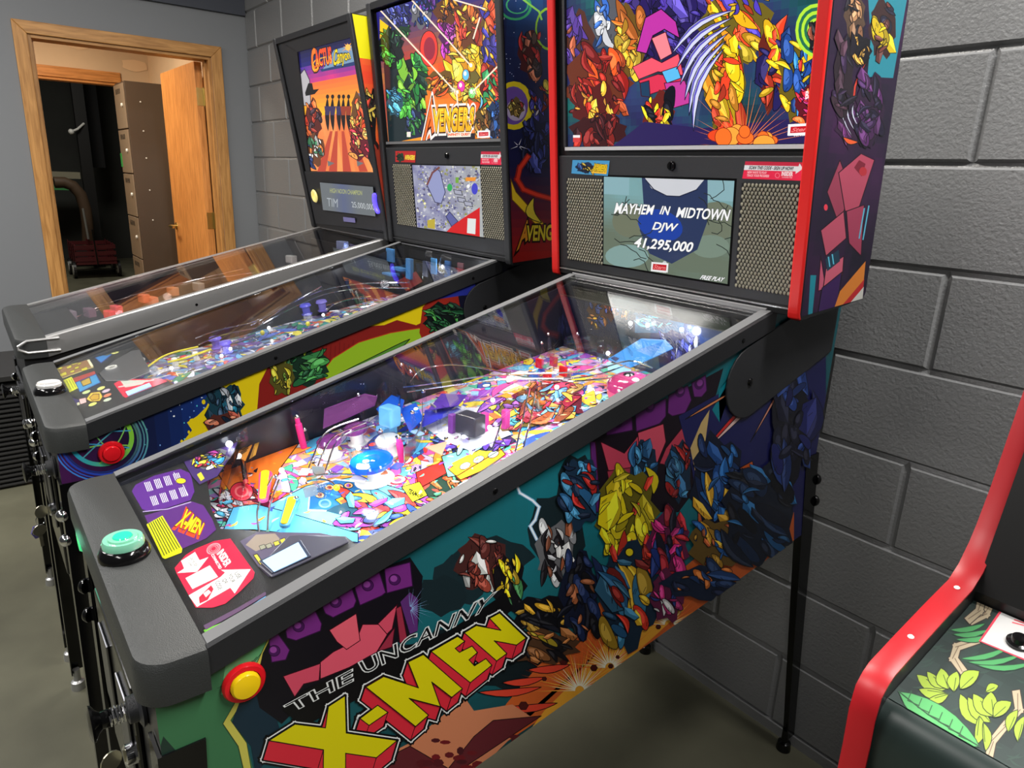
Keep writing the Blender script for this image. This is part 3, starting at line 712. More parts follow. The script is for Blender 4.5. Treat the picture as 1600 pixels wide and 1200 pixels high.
TEAL = (22, 118, 132); TEALD = (24, 62, 68)
def logo(A, faces, d, sil=None, yel=(214, 204, 14), red=(208, 42, 58), wd=7.2, wl=4.2):
    """block letters with a red block side, black keyline and white outline"""
    sw = []
    for f in faces:
        n = len(f)
        for i in range(n):
            p, q = f[i], f[(i+1) % n]; sw.append([p, q, (q[0]+d[0], q[1]+d[1]), (p[0]+d[0], p[1]+d[1])])
    eds = []
    for q in sw+faces:
        for i in range(len(q)):
            e = (q[i], q[(i+1) % len(q)])
            if e not in eds and (e[1], e[0]) not in eds: eds.append(e)
    for wd_, c in ((wd*2, (13, 13, 15)), (wl*2, (222, 226, 226)), (wl*1.1, (15, 14, 16))):
        A.L += 1
        for e in eds: A.stroke(e, wd_, c, L=A.L)
    L = A.L
    for q in sw: A.poly(q, red, L=L+1)
    A.L += 1
    A.L += 1; L = A.L
    for f in faces:
        for p in f: A.stroke([p, (p[0]+d[0], p[1]+d[1])], 1.1, K, L=L)
    A.L += 1; L = A.L
    for f in faces: A.poly(f, yel, L=L)
    A.L += 1; L = A.L
    for f in faces: A.stroke(f, 1.5, K, True, L=L)
def Zc(ox, oy, s, pts): return [(ox+x/s, oy+y/s) for x, y in pts]

# ---------------------------------------------------------------- the near machine
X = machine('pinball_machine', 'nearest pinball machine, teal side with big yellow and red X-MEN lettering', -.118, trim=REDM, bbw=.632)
rt_ = X['root']
reg = [(-1.4405, .488), (-1.4405, .862), (YR, .884), (YB, zrail(YB)-.013), (YE-.001, zrail(YB)+.008), (YE-.001, .669)]
A = Art(X['side'], .0004, reg)
def bg(u, v):
    c = mix(TEAL, TEALD, abs(u-.55)*1.1+.9*max(0, .55-v)); c = mix(c, (18, 28, 32), max(0, .45-v)*1.6)
    return mix(c, (38, 84, 84), .35*noise2(u*9, v*7))
A.fill([(-1.45, .45), (-.16, .45), (-.16, 1.2), (-1.45, 1.2)], bg, 60, 34, px=False)
# soft dark clouds
for cx, cy, rx, ry, s in ((720, 905, 45, 38, 1), (770, 870, 60, 30, 2), (690, 930, 40, 30, 3), (870, 830, 45, 60, 4), (900, 760, 30, 50, 5), (620, 1060, 60, 60, 6), (700, 1040, 60, 55, 7), (800, 1040, 70, 40, 8)):
    A.poly([(cx+rx*math.cos(t*.4)*(1+.12*math.sin(t*3+s)), cy+ry*math.sin(t*.4)*(1+.14*math.cos(t*4+s))) for t in range(16)], mix((26, 44, 50), (20, 30, 34), s/8))
# green brick corner
A.poly([(225, 1100), (235, 1060), (300, 1020), (420, 965), (432, 985), (425, 1010), (400, 1060), (395, 1100), (370, 1130), (385, 1160), (395, 1200), (240, 1260)], (58, 112, 74))
A.poly([(345, 1085), (352, 1040), (380, 1015), (428, 985), (430, 1010), (398, 1060), (372, 1088)], (98, 172, 116))
for i in range(12): A.stroke([(340+i*7, 1075-i*5), (352+i*7, 1068-i*6)], 1, (34, 70, 48))
A.poly([(424, 985), (432, 1000), (402, 1060), (388, 1080), (360, 1125), (385, 1160), (392, 1200), (380, 1200), (372, 1165), (348, 1130), (378, 1078), (398, 1042)], (196, 190, 84), line=(60, 70, 40), lw=.8)
A.poly([(378, 1085), (404, 1062), (425, 1100), (440, 1150), (400, 1210), (392, 1165), (362, 1128)], (22, 44, 58))
A.poly([(240, 1200), (255, 1150), (290, 1190), (310, 1260), (240, 1260)], (30, 52, 44))
# riveted purple band and rose coloured facets: plain armour plating
A.poly([(398, 1075), (410, 1020), (440, 960), (520, 920), (640, 870), (660, 900), (652, 985), (610, 1010), (520, 1060), (470, 1100), (440, 1130), (405, 1105)], (18, 16, 24))
PUR = (112, 40, 122)
segs = [[(446, 985), (452, 972), (489, 948), (502, 974), (500, 985), (462, 1000), (448, 996)], [(500, 940), (548, 915), (556, 938), (552, 948), (520, 964), (508, 958)],
        [(552, 912), (592, 893), (602, 925), (596, 930), (562, 945)], [(600, 888), (640, 878), (644, 915), (604, 926)], [(420, 1000), (430, 984), (452, 1015), (446, 1030), (424, 1034)]]
for sg in segs: A.poly(sg, PUR, line=(50, 16, 60), lw=1.4)
for cx, cy in ((466, 978), (524, 940), (574, 914), (616, 905), (428, 1016)):
    A.ell(cx, cy, 9, 8.5, (70, 22, 84), line=(40, 12, 50)); A.ell(cx-1.5, cy-1.5, 5.5, 5, (140, 64, 150))
A.poly([(640, 925), (652, 935), (652, 985), (640, 990), (625, 940)], (88, 44, 110))
ROSE = (206, 74, 98); ROSD = (150, 44, 66)
for fct, c in (([(442, 1056), (500, 1036), (498, 1062), (474, 1068), (460, 1088)], ROSE), ([(500, 1034), (520, 1018), (556, 1000), (566, 975), (592, 975), (606, 988), (588, 1018), (545, 1042), (500, 1060)], (216, 84, 106)),
               ([(514, 984), (556, 958), (562, 1000), (541, 1014), (526, 1002)], (222, 92, 110)), ([(590, 974), (620, 944), (612, 982), (604, 990)], ROSE), ([(618, 950), (626, 946), (636, 1000), (624, 1004)], ROSD), ([(590, 1016), (608, 990), (616, 980), (612, 1010), (600, 1014)], ROSD)):
    A.poly(fct, c, line=(60, 10, 24), lw=1.2)
A.rays(640, 950, 14, 3, 42, (150, 190, 240), .10, 3, -1.6, 1.5)
# far end: purple plates again, rose facets, dark gaps
A.poly([(926, 682), (1010, 640), (1130, 575), (1112, 640), (1110, 700), (1090, 760), (1060, 800), (930, 800)], (24, 16, 26))
for sg in ([(946, 672), (987, 650), (988, 672), (948, 680)], [(992, 648), (1040, 622), (1040, 650), (1030, 662), (994, 674)], [(1044, 618), (1074, 602), (1080, 625), (1070, 645), (1050, 650), (1043, 645)], [(1080, 598), (1102, 586), (1104, 610), (1096, 620), (1084, 620)]):
    A.poly(sg, (104, 38, 118), line=(48, 16, 58), lw=1.4)
for cx, cy in ((1015, 636), (1062, 612), (1092, 600), (965, 660)): A.ell(cx, cy, 7.5, 9, (66, 22, 80), ang=.4); A.ell(cx+1, cy-2, 4.5, 5.5, (128, 60, 140), ang=.4)
for fct, c in (([(938, 690), (975, 708), (1000, 676), (996, 735), (950, 735)], (190, 64, 88)), ([(996, 676), (1036, 662), (1040, 690), (1026, 724), (1000, 720)], (204, 76, 98)), ([(1040, 700), (1080, 650), (1078, 690), (1056, 730), (1030, 724)], (180, 58, 80)), ([(930, 690), (938, 800), (926, 800), (922, 690)], (92, 36, 108)), ([(948, 736), (1000, 728), (990, 780), (955, 775)], (158, 50, 72))):
    A.poly(fct, c, line=(56, 12, 24), lw=1.3)
A.poly([(1060, 650), (1128, 612), (1180, 560), (1290, 500), (1290, 860), (1200, 850), (1090, 790), (1080, 730)], (30, 32, 84))
A.poly([(1112, 640), (1160, 560), (1215, 505), (1165, 560), (1122, 610), (1124, 660)], (12, 120, 136))
for a, b, wd_, c in (((1098, 705), (1300, 500), 16, (200, 44, 44)), ((1104, 702), (1290, 516), 8, (226, 190, 186)), ((1070, 655), (1150, 608), 4, (206, 128, 84)), ((1172, 690), (1262, 530), 4, (206, 138, 120)), ((1150, 640), (1280, 506), 5, (210, 130, 76))):
    A.leaf(a, b, wd_, c, bend=0)
A.poly([(1078, 700), (1095, 660), (1108, 640), (1100, 700), (1085, 735)], (196, 168, 110))
# fire, rocks and bursts along the bottom
A.poly([(740, 1200), (790, 1100), (840, 1040), (905, 985), (940, 935), (1000, 960), (1040, 910), (1100, 860), (1150, 840), (1240, 800), (1240, 880), (960, 1045), (700, 1220)], (196, 92, 40))
A.poly([(790, 1190), (850, 1110), (900, 1060), (960, 985), (1040, 940), (1070, 950), (960, 1050), (760, 1200)], (226, 160, 50))
for i, (cx, cy, n) in enumerate(((905, 1078, 26), (952, 1042, 26), (1045, 975, 20))):
    A.rays(cx, cy, n, 9, 120-i*18, (222, 96, 44), .10, 11+i, -math.pi, .2); A.rays(cx, cy, n, 8, 84-i*14, (232, 190, 70), .10, 21+i, -math.pi, .2); A.rays(cx, cy, n, 7, 56-i*10, (238, 234, 214), .10, 31+i, -math.pi, .2)
for x, y, wd_ in ((800, 1075, 90), (830, 1100, 80), (860, 1040, 60), (820, 1060, 60)): A.leaf((x-wd_*.6, y+6), (x+wd_*.5, y-2), 12, (212, 66, 46), bend=.05)
A.poly([(560, 1200), (640, 1160), (700, 1110), (712, 1070), (740, 1110), (800, 1100), (830, 1120), (760, 1190), (700, 1220)], (198, 124, 88))
A.poly([(500, 1260), (560, 1205), (640, 1165), (700, 1200), (740, 1150), (770, 1125), (845, 1118), (700, 1215), (640, 1290)], (92, 34, 40), line=K)
for i in range(26):
    q = random.Random(i); A.ell(640+q.random()*170, 1150+q.random()*60, 5+q.random()*6, 3+q.random()*4, (70+q.randint(0, 40), 26, 32), n=7)
r = random.Random(5)
for i in range(12):
    x, y = r.uniform(810, 1060), 0; y = 1190-(x-740)*.66-r.uniform(8, 70); k = r.uniform(3, 8); A.ell(x, y, k, k*.9, (74, 24, 22), n=6, line=K, lw=.8)
A.poly([(1090, 800), (1130, 745), (1175, 720), (1190, 780), (1150, 850), (1090, 850)], (190, 88, 44), line=K)
A.poly([(1150, 780), (1185, 760), (1200, 830), (1170, 860), (1140, 850)], (104, 44, 34))
# bolt of lightning
A.stroke([(803, 748), (812, 770), (832, 782), (842, 792), (836, 812), (828, 822), (838, 842)], 5, (150, 190, 226)); A.stroke([(803, 748), (812, 770), (832, 782), (842, 792), (836, 812), (828, 822), (838, 842)], 2.2, (240, 246, 252))
# swirling masses of ink and colour in place of the printed figures
A.cluster(752, 880, 80, 85, [(120, 52, 44), (150, 66, 52), (96, 40, 38), (196, 200, 196)], 26, 1, 1.2, .8)
A.cluster(795, 915, 50, 90, [(226, 200, 30), (206, 170, 40), (24, 22, 24), (70, 140, 80)], 22, 2, 1.4, .7)
A.cluster(845, 960, 90, 60, [(20, 20, 24), (28, 30, 40), (196, 150, 40)], 20, 3, .4, .7)
A.cluster(868, 862, 60, 90, [(226, 228, 228), (190, 194, 198), (28, 26, 30), (150, 84, 56)], 26, 4, 1.4, .8)
A.cluster(905, 930, 60, 130, [(18, 20, 30), (30, 44, 84), (24, 24, 28), (160, 92, 56)], 26, 5, 1.3, .6)
A.cluster(845, 1010, 110, 50, [(168, 104, 52), (206, 180, 40), (26, 24, 26)], 16, 6, .5, .5)
A.cluster(1005, 730, 40, 80, [(60, 130, 176), (34, 84, 130), (20, 22, 30)], 16, 7, 1.5, .7)
A.cluster(978, 800, 90, 140, [(226, 206, 24), (236, 214, 30), (214, 190, 24), (206, 54, 36)], 34, 8, 1.5, .7)
A.cluster(905, 770, 60, 110, [(64, 138, 182), (40, 92, 138), (176, 40, 36), (24, 40, 66)], 24, 9, 1.0, .7)
A.cluster(1060, 735, 40, 90, [(64, 138, 182), (40, 92, 138), (150, 34, 34)], 18, 10, 1.3, .7)
A.cluster(980, 930, 90, 160, [(56, 122, 160), (36, 84, 124), (206, 50, 34), (150, 38, 32), (214, 170, 40)], 34, 11, 1.35, .6)
A.cluster(1042, 850, 60, 110, [(216, 44, 130), (176, 34, 46), (30, 50, 120), (26, 24, 40)], 26, 12, 1.3, .7)
A.cluster(1040, 930, 50, 80, [(226, 226, 226), (214, 52, 130), (40, 60, 130)], 14, 13, 1.2, .6)
A.cluster(1120, 755, 80, 150, [(30, 92, 160), (24, 66, 128), (20, 40, 84), (210, 158, 44)], 30, 14, 1.2, .6)
A.cluster(1115, 850, 80, 80, [(222, 164, 40), (30, 84, 150), (190, 90, 44)], 20, 15, .9, .6)
A.cluster(1185, 800, 110, 150, [(22, 42, 74), (18, 26, 44), (30, 88, 140), (16, 18, 26)], 34, 16, .9, .6)
A.cluster(1235, 660, 60, 170, [(28, 34, 96), (34, 60, 128), (22, 24, 44)], 28, 17, 1.5, .6)
A.cluster(1090, 910, 110, 50, [(30, 60, 110), (20, 30, 60), (206, 110, 44)], 16, 18, .5, .5)
A.ell(982, 862, 6.5, 6.5, (226, 206, 24), line=K, lw=1.6)
# lettering
XF = Zc(400, 900, 4, [(78, 1022), (240, 920), (430, 943), (448, 810), (553, 742), (560, 975), (878, 1022), (748, 1130), (556, 1102), (556, 1330), (415, 1330), (418, 1080)])
HY = Zc(540, 930, 5.333, [(115, 1020), (262, 910), (348, 970), (190, 1078)])
MF = Zc(540, 930, 5.333, [(160, 755), (310, 668), (598, 762), (512, 548), (640, 485), (965, 770), (875, 843), (710, 715), (783, 920), (522, 850), (683, 990), (575, 1085)])
EF = Zc(540, 930, 5.333, [(705, 460), (925, 335), (985, 375), (905, 435), (940, 468), (1045, 415), (1090, 470), (1020, 530), (1065, 580), (1160, 520), (1210, 575), (1030, 720)])
NF = Zc(540, 930, 5.333, [(980, 305), (1080, 245), (1285, 285), (1190, 185), (1275, 140), (1495, 350), (1415, 408), (1230, 372), (1335, 478), (1250, 540)])
A.poly([(440, 1105), (470, 1080), (560, 1035), (700, 985), (790, 925), (800, 950), (760, 985), (560, 1090), (470, 1135)], (15, 15, 17))
logo(A, [HY, MF, EF, NF], (-7, 21)); logo(A, [XF], (-9, 30))
for t_, q in (('THE', [(455, 1112), (550, 1063), (549, 1045), (444, 1101)]), ('UNCANNY', [(570, 1052), (756, 953), (774, 924), (560, 1034)])):
    A.text(t_, q, (15, 15, 17), -.004, .0, (220, 224, 224), .046)
A.build('side_artwork', PRINT, X['cab'])
button(X, (X['xr']+.0012, -1.353, .8515), (1, 0, 0), .0235, (REDP, YELP), rt_)
# start button and lit action button
sb = one(lambda b: b.lathe([(.030, 0), (.030, .006), (.026, .014), (.024, .015)], (-.352, -1.421, .9165), (0, 0, 1), 28), 'action_button', BLKG, rt_, smooth=True)
GRN = mat('lit_green_lens', (40, 235, 140), .15, emit=.75, coat=.6)
one(lambda b: (b.lathe([(.024, .014), (.0245, .020), (.0225, .0245), (.0175, .024), (.0165, .0262), (.0005, .0265)], (-.352, -1.421, .9165), (0, 0, 1), 28)), 'lens_dome', mat('clear_lens', (120, 190, 160), .08, coat=1, emit=.06), sb, smooth=True)
one(lambda b: b.lathe([(.0115, .0266), (.0105, .0280), (.0005, .0284)], (-.352, -1.421, .9165), (0, 0, 1), 20), 'lit_core', GRN, sb, smooth=True)
st_ = one(lambda b: b.lathe([(.022, 0), (.022, .006), (.018, .012), (.0005, .013)], (-.575, YF+.003, .846), (0, -1, 0), 24), 'start_button', GRN, rt_, smooth=True)
point('start_glow', (-.575, YF-.03, .846), .03, (.2, 1, .6), .015, rt_)

# backbox front
def speaker_front(D, body_quad, lean_dy=.012):
    P = D['fplane'](lean_dy); bb = D['bb']; w_ = D['b1']-D['b0']
    one(lambda b: b.prism(rect(P, .016, .004, w_-.016, .70), P.N*-.01), 'front_panel', BLK2, bb)
    return P
P = speaker_front(X, None); bb = X['bb']; Pd = X['fplane'](.0115)
quadT = [(889, 229), (1271, 228), (1292, -4), (887, -4)]
tl = [P.px(*q) for q in quadT]; a0 = (tl[0][0]+tl[3][0])/2-.002; a1 = max(tl[1][0], tl[2][0]); a1 = min(a1, X['b1']-X['b0']-.0185)
reg = [(a0, tl[0][1]), (a1, tl[0][1]), (a1, .66), (a0, .66)]
T = Art(P, .001, reg)
T.fill([(a0, tl[0][1]), (a1, tl[0][1]), (a1, .66), (a0, .66)], lambda u, v: mix(mix((30, 110, 96), (22, 40, 54), noise2(u*8, v*9)), (62, 40, 120), .8*noise2(u*5+3, v*4+2)*(v > .0)), 40, 30, px=False)
T.cluster(1000, 40, 90, 120, [(60, 40, 140), (84, 60, 170), (40, 26, 90)], 26, 41, 1.5, .7)
T.cluster(1090, 60, 130, 150, [(66, 50, 150), (40, 30, 90), (90, 74, 176)], 30, 42, 1.0, .6)
T.cluster(905, 70, 50, 100, [(90, 60, 150), (180, 90, 60), (60, 40, 110)], 20, 43, 1.4, .6)
T.cluster(955, 35, 60, 90, [(226, 228, 232), (60, 110, 200), (190, 194, 204)], 16, 44, 1.3, .6)
T.cluster(985, 70, 50, 120, [(240, 170, 40), (230, 120, 40), (250, 210, 60)], 26, 45, 1.4, .6)
T.poly([(996, 80), (1010, 28), (1035, 14), (1058, 34), (1064, 60), (1040, 46), (1022, 56), (1012, 84)], (186, 50, 160), line=K, lw=1.6)
for f_, c in (([(1020, 60), (1042, 50), (1052, 84), (1034, 94)], (246, 130, 140)), ([(990, 105), (1020, 90), (1036, 98), (1062, 84), (1070, 118), (1030, 112), (1000, 124)], (238, 84, 104)), ([(1000, 126), (1030, 116), (1068, 122), (1082, 150), (1066, 166), (1040, 140), (1010, 150)], (214, 50, 80)), ([(1036, 112), (1060, 104), (1066, 122), (1044, 130)], (90, 180, 230)), ([(1040, 130), (1072, 126), (1084, 160), (1050, 170)], (190, 60, 150)), ([(1002, 130), (1016, 126), (1018, 152), (1004, 150)], (30, 60, 90))):
    T.poly(f_, c, line=(60, 10, 30), lw=1.2)
T.cluster(935, 130, 100, 110, [(200, 44, 30), (150, 28, 24), (232, 90, 36), (110, 24, 24)], 40, 46, 1.1, .6)
T.cluster(930, 165, 70, 70, [(246, 190, 60), (236, 150, 44), (190, 40, 28)], 24, 47, 1.4, .5)
T.cluster(940, 205, 90, 50, [(120, 30, 28), (170, 40, 30), (60, 18, 22)], 18, 48, 1.5, .5)
T.cluster(1032, 190, 46, 90, [(250, 210, 30), (230, 60, 40), (20, 20, 30), (250, 196, 40)], 24, 49, 1.3, .6)
T.poly([(960, 228), (1010, 190), (1100, 200), (1290, 180), (1290, 232)], (44, 34, 84))
T.cluster(1150, 40, 110, 110, [(246, 180, 30), (236, 80, 40), (250, 214, 50), (84, 66, 190)], 34, 50, .9, .6)
T.cluster(1135, 130, 60, 150, [(250, 206, 30), (236, 70, 40), (250, 160, 40)], 34, 51, 1.35, .6)
T.cluster(1210, 105, 50, 140, [(250, 196, 30), (236, 70, 40), (40, 34, 90)], 26, 52, 1.5, .6)
for i in range(6): T.leaf((1150-i*3, 16+i*12), (1052+i*7, 84+i*24), 10, (206, 208, 232), hi=(92, 84, 184), bend=.12)
T.cluster(1245, 120, 50, 130, [(60, 140, 210), (240, 200, 40), (206, 50, 40), (40, 80, 160)], 28, 53, 1.5, .6)
for k in range(7): T.ell(1280, 48, 34-k*4.6, 42-k*5.6, ((176, 226, 60), (40, 110, 80))[k % 2])
T.cluster(1278, 60, 22, 60, [(60, 60, 60), (150, 80, 60), (230, 230, 230)], 8, 54, 1.5, .5)
T.cluster(1265, 165, 36, 60, [(240, 60, 140), (220, 40, 60), (250, 120, 60)], 14, 55, .7, .6)
T.rays(1165, 228, 24, 10, 120, (240, 130, 60), .07, 7, math.pi+.05, 2*math.pi-.05)
for i in range(14):
    q = random.Random(i+70); T.ell(1120+q.random()*95, 226-q.random()*24, 8+q.random()*10, 7+q.random()*8, q.choice([(244, 110, 40), (250, 160, 60), (226, 70, 34)]), line=(120, 30, 20), lw=1)
T.text('BAM!', [(1262, 155), (1282, 149), (1284, 138), (1263, 143)], (250, 230, 230), .03)
def stern(A_, q, s_=1):
    """small red maker's badge"""
    (x0, y0), (x1, y1), (x2, y2), (x3, y3) = q
    ex = [(x0-2*s_, y0+2*s_), (x1+2*s_, y1+2*s_), (x2+2*s_, y2-2*s_), (x3-2*s_, y3-2*s_)]
    A_.ell(x2-(x2-x3)*.15, y2-3*s_, 5*s_, 6*s_, (200, 204, 206)); A_.stroke(ex, 4*s_, (235, 235, 235), True); A_.poly(ex, (235, 235, 235)); A_.poly(q, (190, 22, 36)); 
    A_.text('Stern', [(x0+2*s_, y0-2*s_), (x1-2*s_, y1-2*s_), (x2-2*s_, y2+2*s_), (x3+2*s_, y3+2*s_)], (232, 120, 120), .03, .3)
    A_.text('PINBALL', [(x0+6*s_, y0+5*s_), (x1, y1+5*s_), (x1, y1+2.5*s_), (x0+6*s_, y0+2.5*s_)], (235, 235, 235), .03)
stern(T, [(1238, 208), (1272, 206), (1273, 196), (1239, 198)])
T.poly([(898, 214), (909, 214), (909, 222), (898, 222)], (200, 60, 60)); T.poly([(898, 211), (909, 211), (909, 215), (898, 215)], (230, 220, 220))
T.build('translite', PRINTL, bb)
PM = P.at
one(lambda b: b.prism(rect(P, a0-.004, tl[0][1]-.008, a1+.004, tl[0][1]-.001, .001), P.N*.006), 'translite_rail', mat('pale_rail', (190, 190, 192), .3), bb)
one(lambda b: b.prism(rect(P, a0-.008, tl[0][1]-.001, a0-.001, .66, .001), P.N*.006), 'translite_frame', BLK, bb)
# speaker panel
def spk_panel(D, P, top, bot, bb):
    one(lambda b: b.prism(rect(P, .019, bot, D['b1']-D['b0']-.019, top, .0002), P.N*.006), 'speaker_panel', BLK, bb, bevel=.002)
ztop = P.px(1080, 243)[1]
spk_panel(X, P, ztop, .022, bb)
P2 = X['fplane'](.012-.0065)
S1 = Art(P2, .0006)
SQ = [(943, 412), (1137, 443), (1160, 283), (958, 278)]
a_ = P2.px(*SQ[0]); b_ = P2.px(*SQ[2]); c_ = P2.px(*SQ[1]); d_ = P2.px(*SQ[3])
S1.reg = [(a_[0], min(a_[1], c_[1])), (c_[0], min(a_[1], c_[1])), (c_[0], b_[1]), (a_[0], b_[1])]; rg = S1.reg
S1.fill(rg, lambda u, v: mix((104, 116, 100), (124, 166, 170), .5+.5*math.tanh((v-.62)*6)+.25*(noise2(u*6, v*6)-.5)) if v < .80 or .22 < u < .7 else (138, 176, 184), 40, 26, px=False)
for cx, cy, rx, ry, c in ((985, 345, 28, 26, (112, 118, 98)), (1120, 345, 36, 30, (112, 120, 102)), (980, 400, 34, 18, (130, 160, 156)), (1090, 410, 40, 16, (104, 116, 100)), (1110, 385, 30, 18, (120, 138, 124))): S1.ell(cx, cy, rx, ry, c)
S1.poly([(1003, 276), (1106, 278), (1106, 345), (1090, 390), (1050, 412), (1015, 396), (1000, 360), (1006, 320)], (46, 58, 92))
S1.poly([(1007, 276), (1103, 278), (1088, 296), (1062, 306), (1040, 306), (1018, 294)], (206, 208, 214)); S1.stroke([(1010, 282), (1022, 296), (1042, 306), (1062, 307), (1090, 296)], 1.6, (30, 34, 60))
S1.ell(1032, 352, 36, 24, (34, 66, 160), ang=.3)
rr_ = random.Random(9)
for i in range(17):
    x, y = rr_.choice(((960, 330), (970, 370), (1100, 350), (1130, 380), (985, 400), (1100, 300), (960, 345)))
    pts = [(x+rr_.uniform(-14, 14), y+rr_.uniform(-14, 14))]; t = rr_.uniform(-.6, .6)
    for k in range(5): pts.append((pts[-1][0]+9*math.cos(t), pts[-1][1]+9*math.sin(t)+1)); t += rr_.uniform(-.9, .9)
    S1.stroke(pts, 1.3, (44, 50, 46))
for t_, q in (('MAYHEM', [(960, 333), (1021, 335), (1023, 321), (962, 317)]), ('IN', [(1031, 334), (1046, 336), (1048, 323), (1034, 322)]), ('MIDTOWN', [(1057, 339), (1139, 345), (1142, 328), (1059, 324)]), ('DJW', [(1019, 362), (1057, 365), (1060, 350), (1022, 347)]), ('41,295,000', [(991, 388), (1081, 396), (1084, 379), (993, 371)]), ('FREE PLAY', [(1094, 436), (1130, 440), (1133, 434), (1097, 430)])):
    S1.text(t_, q, (250, 250, 250), .025, .18, (44, 52, 60), .03)
stern(S1, [(1020, 421), (1041, 423), (1042, 414), (1021, 412)], .7)
scr = one(lambda b: b.prism(rect(P2, rg[0][0]-.004, rg[0][1]-.004, rg[2][0]+.004, rg[2][1]+.004, -.001), P2.N*.001), 'display_screen', BLKG, bb)
S1.build('display_picture', SCREEN, scr)
grille(X, P2, [(881, 404), (936, 412), (951, 280), (892, 279)], bb, 15, 28)
grille(X, P2, [(1143, 449), (1230, 459), (1259, 288), (1165, 287)], bb, 15, 28)
ST = Art(P2, .0006)
ST.poly([(893, 271), (950, 275), (953, 251), (895, 250)], (70, 150, 200)); ST.cluster(915, 262, 30, 16, [(20, 30, 60), (40, 80, 150), (240, 200, 60)], 12, 61, .7, .7); ST.poly([(924, 270), (948, 272), (950, 257), (930, 256)], (240, 190, 50)); ST.text('X-MEN', [(926, 266), (947, 268), (949, 259), (929, 256)], (226, 190, 20), .06, .2, K, .05)
ST.build('logo_sticker', PRINT, bb)
def insider(A_, q, seed=0):
    """red sign-up sticker with white arrow"""
    bl, br, tr, tl_ = q
    I = lambda u, v: tuple(bl[k]*(1-u)*(1-v)+br[k]*u*(1-v)+tr[k]*u*v+tl_[k]*(1-u)*v for k in (0, 1))
    R = lambda u0, v0, u1, v1: [I(u0, v0), I(u1, v0), I(u1, v1), I(u0, v1)]
    A_.poly(R(0, 0, 1, 1), (232, 40, 76)); A_.poly(R(0, .74, 1, 1), (196, 40, 66))
    A_.poly([I(0, .5), I(.76, .5), I(.76, .36), I(.86, .66), I(.8, .95), I(.79, .78), I(0, .78)], (226, 228, 230))
    A_.text('SCAN THIS CODE - SIGN UP NOW!', R(.07, .56, .72, .74), (60, 50, 56), .04, .3)
    A_.text('NEW WAYS TO PLAY', R(.06, .31, .34, .44), (255, 200, 208), .03); A_.text('TRACK YOUR PROGRESS!', R(.06, .13, .38, .26), (255, 200, 208), .03)
    A_.ell(*I(.5, .25), abs(br[0]-bl[0])*.035, abs(tl_[1]-bl[1])*.16, (250, 130, 150), ring=.25); A_.text('INSIDER', R(.56, .24, .72, .46), (250, 226, 230), .05); A_.text('CONNECTED', R(.57, .12, .72, .18), (250, 180, 190), .04)
    A_.poly(R(.87, .08, 1, .96), (206, 214, 214))
ST = Art(P2, .0006); insider(ST, [(1160, 279), (1268, 283), (1271, 254), (1165, 252)]); ST.build('sign_up_sticker', PRINT, bb)
def lock_cyl(D, P2, u, v, bb, r=.009):
    c = P2.hit(u, v)
    one(lambda b: (b.lathe([(r, 0), (r, .003), (r*.8, .006), (r*.3, .006)], c, P2.N, 20), b.obox(c+P2.N*.007, (P2.U, P2.V, P2.N), (.0012, .006, .001))), 'panel_lock', BLKG, bb, smooth=True)
lock_cyl(X, P2, 1050, 259, bb)
one(lambda b: b.prism(rect(P2, .02, .016, X['b1']-X['b0']-.02, .0185, .0), P2.N*.003), 'lower_rail', mat('bright_edge', (200, 200, 200), .25, .8), bb)
# backbox side artwork
bs = X['bside']; rgs = [bs.px(1263, 497), bs.px(1345, 463), bs.px(1353, 408), bs.px(1411, -10), bs.px(1318, -10)]
zT = 1.858
rgs = [(X['yf'](1.185)+.006, 1.185), (X['yf'](1.178)+.214, 1.201), (X['yf'](1.178)+.221, 1.214), (X['yf'](zT)+.24, zT), (X['yf'](zT)+.006, zT)]
B = Art(bs, .0004, rgs)
B.fill([(-.52, 1.17), (-.15, 1.17), (-.15, 1.87), (-.52, 1.87)], lambda u, v: mix((58, 26, 66), (24, 22, 40), noise2(u*4, v*8)), 14, 30, px=False)
B.poly([(1262, 500), (1268, 500), (1275, 430), (1266, 430)], (30, 140, 160))
B.poly([(1355, -20), (1420, -20), (1395, 122), (1355, 120), (1360, 60)], (40, 130, 148))
B.cluster(1335, 25, 30, 80, [(176, 130, 90), (150, 104, 74), (24, 22, 30)], 14, 81, 1.5, .6); B.cluster(1378, 45, 40, 90, [(226, 196, 30), (110, 60, 54), (40, 40, 60)], 18, 82, 1.5, .6); B.cluster(1345, 80, 30, 50, [(210, 160, 70), (24, 22, 34)], 10, 83, 1.4, .7)
B.leaf((1358, 90), (1342, 195), 4, (196, 60, 50)); B.cluster(1335, 190, 60, 80, [(96, 40, 100), (70, 30, 84), (30, 22, 50)], 20, 84, 1.1, .6)
for i in range(4): B.leaf((1322+i*6, 138+i*8), (1330+i*6, 212-i*6), 2, (190, 194, 214), line=None)
B.leaf((1316, 214), (1340, 222), 8, (226, 90, 44))
for f_, c in (([(1292, 300), (1312, 250), (1330, 300), (1310, 350)], (150, 60, 84)), ([(1310, 270), (1345, 240), (1366, 250), (1340, 330), (1320, 330)], (176, 72, 96)), ([(1282, 360), (1318, 330), (1322, 372), (1290, 400)], (186, 80, 104)), ([(1322, 330), (1350, 320), (1345, 400), (1326, 380)], (160, 60, 88)), ([(1282, 400), (1290, 450), (1278, 455)], (200, 90, 120)), ([(1290, 420), (1318, 400), (1316, 430), (1286, 448)], (206, 96, 120))): B.poly(f_, c, line=(40, 12, 28), lw=1.4)
